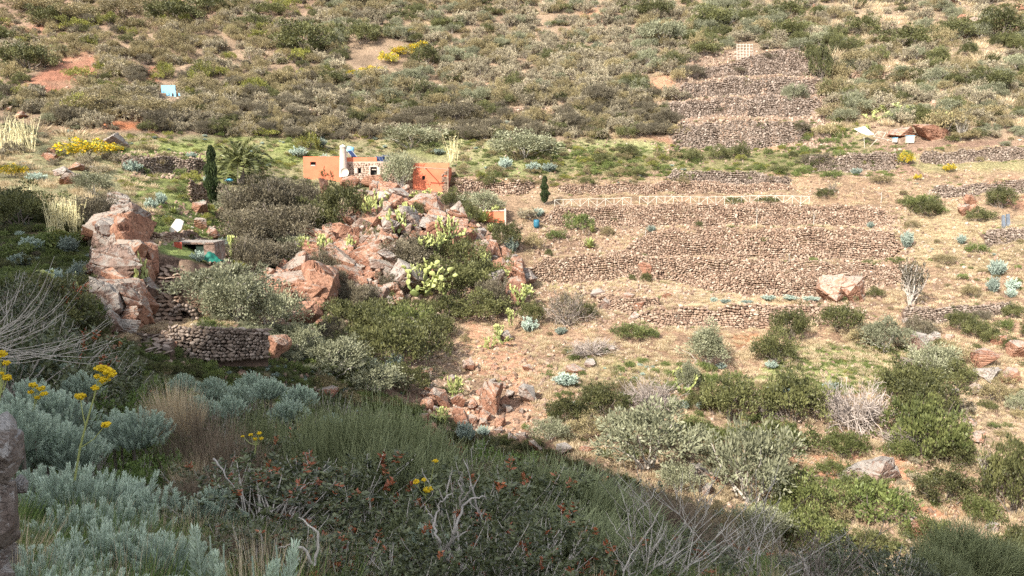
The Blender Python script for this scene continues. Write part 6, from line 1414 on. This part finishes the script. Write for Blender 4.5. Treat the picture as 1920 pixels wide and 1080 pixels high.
# green stemmed broom: hundreds of thin pale green rods
def rods(seed, n=900, m='nstem', r=.0036, R=.8, H=1.0, sides=3, fork=3, wob=.22, ls=.0):
    rng = np.random.default_rng(seed); ln = []; vs = []
    for i in range(n):
        a = rng.uniform(0, 6.283); q = rng.uniform(0, 1)**.6; e = np.array([math.cos(a)*q*R, math.sin(a)*q*R, H*(1 - .45*q*q)*rng.uniform(.7, 1.05)]); b = np.array([e[0]*.35, e[1]*.35, e[2]*.3]); m1 = (b + e)/2 + rng.normal(0, .05, 3)*[1, 1, .5]
        ln.append((np.array([b, m1, e]), [r*1.3, r, r*.5])); v0 = rng.uniform(.1, 1); vs += [v0]*(2*sides)
        for _ in range(fork):
            t = rng.uniform(.3, .95); p = m1*(1-t) + e*t; d = unit((e - m1) / (np.linalg.norm(e-m1)+1e-6) + rng.normal(0, wob*2, 3) + [0, 0, .4]); L = rng.uniform(.12, .3)
            ln.append((np.array([p, p + d*L*.5 + rng.normal(0, .008, 3), p + d*L]), [r*.8, r*.7, r*.4])); vs += [min(1, v0 + .15)]*(2*sides)
    V, F = tubes(ln, sides); return mk_mesh('stems', [(V, F, np.array(vs), NM[m])])
RD = [rods(700, 900), rods(701, 900)]
for j, (px, pyt, Y, R, lab) in enumerate([(700,780,7.4,.75,'big green stemmed broom in the shade, tallest of them'),(640,800,6.8,.7,None),(760,800,7.2,.7,None),(740,850,6.0,.7,None),(1030,890,6.0,.85,'broad green stemmed broom right of the white bare branch'),(960,900,6.2,.6,None),(1100,930,5.8,.7,None),(1060,980,4.8,.6,None),(760,980,4.6,.4,None),(690,880,6.2,.5,None),(1180,1000,6.,.6,None),(590,790,9,.6,None),(480,790,10,.6,None)]):
    T = top_z(px, pyt, Y); g = float(hz(T[0], Y)[0]); h = min(max(.4, T[2]-g), 1.7)
    o = link('green_broom', None, None, (T[0], Y, T[2]-h), (0, 0, j*1.9), (R/.8, R/.8, h)); link('stems', RD[j % 2], o)
    ltag(o, ('!' + lab) if lab else 'green stemmed broom in the shade', 'shrub', 'green stemmed brooms on the near bank', px, pyt+30)
# brown dry twigs of thyme
BR = [rods(710, 500, 'nbrown', .0025, .8, .7, 3, 3, .4)]
for j, (px, pyt, Y, R) in enumerate([(370,770,8.5,.6),(420,810,7.5,.6),(350,900,5.2,.3),(410,900,5.4,.5),(460,850,7,.4),(300,930,5,.3),(1260,940,8,.8),(1180,930,8,.8),(1000,900,8.5,.7),(420,1010,3.6,.3),(270,1000,3.6,.2),(900,880,7,.6)]):
    T = top_z(px, pyt, Y); g = float(hz(T[0], Y)[0]); h = max(.3, T[2]-g)
    o = link('dry_shrub', BR[0], None, (T[0], Y, T[2]-h), (0, 0, j*1.9), (R/.8, R/.8, h/.75)); ltag(o, 'brown dry twiggy thyme in the shade', 'shrub', 'dry thyme on the near bank', px, pyt+30)
# bare branches
def path(name, lines, Y, r0, mat, label, cat, dyj=.15, sides=6, seed=1, group=None, v=.5):
    rng = np.random.default_rng(seed); ln = []
    org = top_z(*lines[0][0], Y)
    for l in lines:
        l = list(l); w = 1.
        if isinstance(l[-1], float): w = l.pop()
        yj = Y + np.cumsum(rng.normal(0, dyj*.3, len(l))); P = np.array([top_z(p[0], p[1], y) for p, y in zip(l, yj)]) - org
        if len(l) > 2:      # round the bends
            t = np.linspace(0, len(l)-1, len(l)*3); P = np.stack([np.interp(t, np.arange(len(l)), P[:, d]) for d in range(3)], 1); P[1:-1] = (P[:-2] + P[1:-1]*2 + P[2:])/4
        P[1:-1] += rng.normal(0, r0*.6, P[1:-1].shape)
        ln.append((P, np.linspace(r0*w, r0*w*.35, len(P))))
    V, F = tubes(ln, sides); o = link(name, smooth(mk_mesh(name, [(V, F, v, mat)])), None, org.tolist()); ltag(o, '!' + label, cat, group, *lines[0][0])
    return o
M_wb = plain_mat('white_bark', (.33,.30,.27), .8, nscale=20, namt=.2)
path('bare_branch', [[(830,1100),(826,1060),(832,1040),(820,1010),(812,985),(816,960),(830,935),(848,925)],[(832,1040),(845,1015),(856,990),(862,950),(880,935),(905,930),(912,936)],[(862,950),(866,915),(868,890),.6],[(862,950),(880,915),(882,905),.6],[(816,985),(805,965),(800,950),.6],[(866,925),(860,900),(862,885),.5],[(880,940),(900,960),(905,975),.4],[(845,1010),(870,1000),(882,985),.5],[(848,925),(852,900),.5],[(830,935),(822,915),.4]], 3.5, .0085, M_wb, 'pale forked bare branch standing up at the bottom centre', 'branch', seed=2)
path('bare_branch', [[(905,1000),(895,950),(880,900),(875,860)],[(885,920),(900,890),.6],[(878,880),(868,860),.5]], 4.6, .008, M_wb, 'thin pale twig above the forked branch', 'branch', seed=3)
path('bare_branch', [[(590,1060),(570,1030),(545,1020),(520,1028)],[(590,1060),(600,1000),(560,970)],[(570,1030),(560,1050),(548,1045),.5]], 3.3, .008, BARKP, 'grey bare twigs low in the mastic at the bottom', 'branch', seed=4)
path('bare_branch', [[(400,860),(420,885),(440,915)],[(420,885),(424,870),.5]], 4.5, .007, M_wb, 'short straight white stick left of the dark mastic', 'branch', seed=5)
rng = np.random.default_rng(9); ls_ = []
for k in range(34):
    e = [(95,500),(70,495),(150,520),(110,560),(85,540),(200,600),(120,600),(180,625),(208,648),(60,560),(30,540),(130,640)][k % 12]; e = (e[0] + rng.normal(0, 18), e[1] + rng.normal(0, 14))
    s = (-60 + rng.normal(0, 15), 665 + rng.normal(0, 14)); m1 = (s[0]*.65 + e[0]*.35 + 10, s[1]*.65 + e[1]*.35 + rng.uniform(5, 30)); m2 = (s[0]*.25 + e[0]*.75 + 8, s[1]*.3 + e[1]*.7 + rng.uniform(5, 26)); ls_.append([s, m1, m2, e, float(rng.uniform(.5, 1))])
path('bare_shrub', ls_, 5.0, .0042, BARKP, 'fan of long pale arching bare twigs at the left edge', 'shrub', dyj=.5, seed=6, sides=4)
for q, (cx_, cy_, Y, n, sp, lab) in enumerate([(1390,1110,5.5,15,130,'bare grey branching thicket at the bottom right of centre'), (1530,1110,5.0,14,110,'second bare grey thicket right of the first'), (1250,1110,4.6,9,60,'few bare grey stems left of the thicket'), (1180,1120,4.0,6,40,'straight pale stems at the bottom centre right')]):
    rng = np.random.default_rng(30+q); ls_ = []
    for k in range(n):
        bx = cx_ + rng.normal(0, sp*.35); p = (bx, cy_); d = rng.normal(0, .35) + (bx - cx_)/sp*.4; L = rng.uniform(100, 240) if q != 1 else rng.uniform(60, 150); pts = [p]
        for s in range(4): d += rng.normal(0, .22); p = (p[0] + d*L/4, p[1] - L/4*rng.uniform(.8, 1.1)); pts.append(p)
        ls_.append(pts + [1.])
        for s in range(4):
            j = rng.integers(1, 4); b = pts[j]; dd = d + rng.choice((-1, 1))*rng.uniform(.4, .9); l2 = L*rng.uniform(.2, .45); ls_.append([b, (b[0] + dd*l2*.5, b[1] - l2*.5), (b[0] + dd*l2*.8, b[1] - l2*1.05), .6])
            if rng.random() < .6: c2 = (b[0] + dd*l2*.5, b[1] - l2*.5); ls_.append([c2, (c2[0] - dd*l2*.3, c2[1] - l2*.4), .4])
    path('bare_shrub', ls_, Y, .0045, BARKP if q != 1 else BARK, lab, 'shrub', dyj=.35, seed=40+q, sides=4)
# dark leafy twigs at the bottom, lower right
for j, (px, pyt, Y, R, lb) in enumerate([(1600,1015,7.5,.6,'dark leafy shrub at the bottom right, in front of the slope'),(1680,1035,7.,.6,None),(1540,1045,7.,.5,None)]):
    f, s = NMG[0]; T = top_z(px, pyt, Y); g = float(hz(T[0], Y)[0]); h = T[2]-g
    o = link('bank_shrub', None, None, (T[0], Y, T[2]-h), (0, 0, j), (R/.8, R/.8, h/1.14)); link('foliage', f, o); link('stems', s, o); ltag(o, ('!' + lb) if lb else 'dark leafy shrub at the bottom right', 'shrub', 'shaded shrubs on the near bank', px, pyt)
PR = rods(720, 700, 'nstem', .0035, .8, 1.0, 3, 4, .3)
for j, (px, pyt, Y, R) in enumerate([(1810,990,9.,.6),(1880,1020,9.,.6),(1760,1035,8.5,.4)]):
    T = top_z(px, pyt, Y); g = float(hz(T[0], Y)[0]); h = T[2]-g
    o = link('green_broom', None, None, (T[0], Y, T[2]-h), (0, 0, j), (R/.8, R/.8, h)); link('stems', PR, o); ltag(o, 'pale green twiggy broom at the bottom right corner', 'shrub', 'green stemmed brooms on the near bank', px, pyt)
# giant fennel with yellow umbels
def umbel(c, r, rng):
    C = c + unit(rng.normal(size=(46, 3)))*rng.uniform(.5, 1.1, (46, 1))*np.array([r, r, r*.6]); V0, F0 = ICO1; V = (V0[None]*r*.30 + C[:, None]).reshape(-1, 3); F = (F0[None] + np.arange(46)[:, None, None]*12).reshape(-1, 3); return V, F
def fennel(stalk, heads, Y, label, seed):
    rng = np.random.default_rng(seed); org = top_z(*stalk[0], Y); P = np.array([top_z(*p, Y) for p in stalk]) - org; o = link('fennel_plant', None, None, org.tolist()); ltag(o, '!' + label, 'flower', 'flowering fennel stalks', *heads[0][:2])
    ln = [(P, np.linspace(.0065, .004, len(P)))]
    for hx_, hy_, r in heads:
        H = top_z(hx_, hy_, Y) - org; i = np.argmin(np.linalg.norm(P - H, axis=1)); i = max(0, i - 1); ln.append((np.array([P[i], (P[i]+H)/2 + [0,0,-.02], H]), [.004,.003,.0025]))
        V, F = umbel(H, r*Y/FPX, rng); link('flower_head', mk_mesh('flower_head', [(V, F, rng.uniform(0, 1, len(F)), LM['flower'])]), o)
    V, F = tubes(ln, 6); link('stalk', smooth(mk_mesh('stalk', [(V, F, .7, LM['pad'])])), o)
fennel([(140,900),(150,840),(160,800),(172,760),(182,725),(190,700)], [(188,690,10),(203,696,10),(150,743,9),(196,712,9),(178,727,7),(212,702,7),(199,796,8),(182,706,6)], 4.6, 'tall yellow flowered fennel stalk on the left bank', 1)
fennel([(-10,800),(0,740),(6,690)], [(2,664,9),(12,680,7),(14,707,8),(4,700,5)], 4.6, 'yellow flowered fennel cut by the left edge', 2)
fennel([(60,780),(66,750),(70,735)], [(62,722,7),(76,728,7),(58,735,5),(82,738,6),(70,745,5)], 7, 'small yellow fennel heads in the silver wormwood', 3)
fennel([(800,960),(798,930),(800,915)], [(780,903,6),(803,918,8),(795,900,5),(816,864,5)], 4.9, 'few yellow flower heads in the red leaved mastic', 4)
fennel([(478,850),(480,835),(482,825)], [(470,815,4),(486,812,4),(478,823,4),(490,822,4),(455,818,3)], 6.5, 'tiny yellow flowers above the dark mastic', 5)
# dry grass tuft, fine grass
def fine(seed, m, n, ln, wd, spread):
    rng = np.random.default_rng(seed); a = rng.uniform(0, 6.283, n); r = rng.uniform(0, 1, n)**.6; C = np.stack([np.cos(a)*r*.5, np.sin(a)*r*.5, 0*a - .03], 1)
    D = unit(np.stack([np.cos(a)*r*spread + rng.normal(0, .2, n), np.sin(a)*r*spread + rng.normal(0, .2, n), 1 + 0*a], 1)); V, F = leaves(C, D, ln*rng.uniform(.5, 1.15, n), wd, rng); return mk_mesh('grass_tuft', [(V, F, rng.uniform(0, 1, n), LM[m] if m in LM else NM[m])])
ST = fine(800, 'straw', 700, 1., .012, .8); FG = fine(801, 'ngreen', 420, .9, .014, .9); FG2 = fine(802, 'straw', 260, .9, .012, .9)
for px, pyt, Y, R, h in [(320,700,11,.42,.75),(345,725,10,.3,.6),(290,735,10.5,.3,.6),(360,850,7,.25,.35)]:
    T = top_z(px, pyt, Y); o = link('grass_tuft', ST, None, (T[0], Y, T[2]-h*1.05), (0, 0, px), (R, R, h)); ltag(o, 'golden dry grass tuft', 'grass tuft', 'dry grass tufts on the near bank', px, pyt)
Pg = [[], [], [], []]; rng = np.random.default_rng(66)
for k in range(2600):
    Y = rng.uniform(2.2, 11)**1.0; px = rng.uniform(-100, 1500); x = (px-960)/FPX*Y; z = float(hz(x, Y)[0]); s = rng.uniform(.12, .34)
    Pg[0].append((x, Y, z)); Pg[1].append((0, 0, rng.uniform(0, 6.28))); Pg[2].append((s, s, s*rng.uniform(.7, 1.4))); Pg[3].append(0 if rng.random() < .75 else 1)
for k in range(900):
    Y = rng.uniform(9, 26); px = rng.uniform(0, 420); x = (px-960)/FPX*Y; z = float(hz(x, Y)[0]); s = rng.uniform(.2, .45)
    Pg[0].append((x, Y, z)); Pg[1].append((0, 0, rng.uniform(0, 6.28))); Pg[2].append((s, s, s*rng.uniform(.7, 1.2))); Pg[3].append(0 if rng.random() < .7 else 1)
stuff('grass', 'fine green grass under the shaded near plants', 'grass', *Pg, [FG, FG2])
# the grey rock pillar at the left edge
M_near = rock_mat('near_rock', (.17,.13,.11), (.30,.255,.225), (.38,.36,.34), .55, 7., 0.)
for j, (px, py, hpx, wpx, lab) in enumerate([(-14,840,120,90,'upper grey stone of the rock pillar at the left edge'),(-4,960,150,100,'middle grey stone of the rock pillar at the left edge'),(-40,1100,130,110,'lowest grey stone of the rock pillar at the left edge'),(38,908,34,30,'small dark stone wedged in the rock pillar at the left edge')]):
    Y = 2.5; c = top_z(px, py, Y + (.12 if j == 3 else 0)); m = Y/FPX; V, F = rock_mesh(900+j, npt=16, lev=5, ns=.06)
    ltag(link('boulder', mk_mesh('rock', [(V, F, 0, M_near)]), None, c.tolist(), (0, .1*j, j*1.3), (wpx*m/2*1.15, wpx*m/2*1.3, hpx*m/2*1.2)), '!' + lab, 'rock', 'stones of the near rock pillar', px, py)
g = top_z(-10, 1000, 2.7); V, F = rock_mesh(950, npt=16, lev=5, ns=.06)
ltag(link('boulder', mk_mesh('rock', [(V, F, 0, M_near)]), None, (g[0]-.32, 2.9, float(hz(g[0]-.32, 2.9)[0]) - .1), (0, 0, 0), (.2, .3, .4)), '!grey stone at the foot of the near rock pillar', 'rock', 'stones of the near rock pillar', 0, 1080)
# ------------------------------------------------------------------ labels: tell each thing from its look-alikes
LAND = [('the small blue panel',315,168),('the white lattice',1400,97),('the orange house',705,320),('the upper yellow broom',740,110),('the big stepped stone pile',1400,190),('the palm',450,300),('the white poles',1650,250),
 ('the top left dark bush',328,30),('the white zigzag fence',1270,377),('the stone stairs',305,540),('the left outcrop',235,490),('the bare fig tree',1706,545),('the conical olive tree',1327,655),('the crag top',690,430),('the crag face',560,530),
 ('the right end of the crag',970,530),('the blue barrel',1006,418),('the two grey posts',1887,412),('the biggest dead twig tangle',1600,780),('the big round grey shrub',1405,890),('the red soil patch',1600,880),('the low stone wall by the stairs',400,640),
 ('the big yellow broom',160,283),('the lone yellow broom',1698,300),('the big orange block',1574,540),('the pale dirt terrace',1150,640),('the tall mottled boulder',924,740),('the bottom right corner',1880,1020),('the top right corner',1880,30),
 ('the top edge',960,10),('the upper right slope',1740,120),('the left edge',20,480),('the biggest foot shrub',720,640),('the red soil at left',110,150),('the upper middle slope',1080,110),('the green strip',1150,300)]
from collections import defaultdict
def rel(px, py):
    n, x, y = min(LAND, key=lambda l: (l[1]-px)**2 + ((l[2]-py)*1.5)**2)
    dx, dy = px - x, (py - y)*1.5
    if n.endswith(('corner', 'edge')): d = 'near'
    elif abs(dx) > abs(dy): d = 'right of' if dx > 0 else 'left of'
    else: d = 'below' if dy > 0 else 'above'
    return d + ' ' + n
ORD = ['first','second','third','fourth','fifth','sixth','seventh','eighth','ninth','tenth','eleventh','twelfth','thirteenth','fourteenth','fifteenth','sixteenth','seventeenth','eighteenth','nineteenth','twentieth']
cells = defaultdict(list)
for o, b, px, py in LBL:
    if b.startswith('!'): o['label'] = b[1:]
    else: cells[b + ' ' + rel(px, py)].append((px, py, o))
CNTW = ['','','two','three','four','five','six','seven','eight','nine','ten','eleven','twelve']
for b, L in cells.items():
    L.sort(key=lambda t: t[0]); n = len(L)
    for k, (px, py, o) in enumerate(L):
        if n == 1: s = b
        elif n == 2: s = b + (', the left one' if k == 0 else ', the right one')
        elif n <= 20: s = b + ', ' + (ORD[k] + ' from the left' if k < n-1 else 'the rightmost')
        else: s = b + ', ' + ((ORD[k] + ' from the left') if k < 20 else (ORD[n-1-k] + ' from the right') if n-1-k < 20 else 'among the middle ones')
        if len(s.split()) > 16: s = ' '.join(s.split()[:16])
        o['label'] = s
print('labels', len(LBL), 'largest cell', max(len(v) for v in cells.values()))
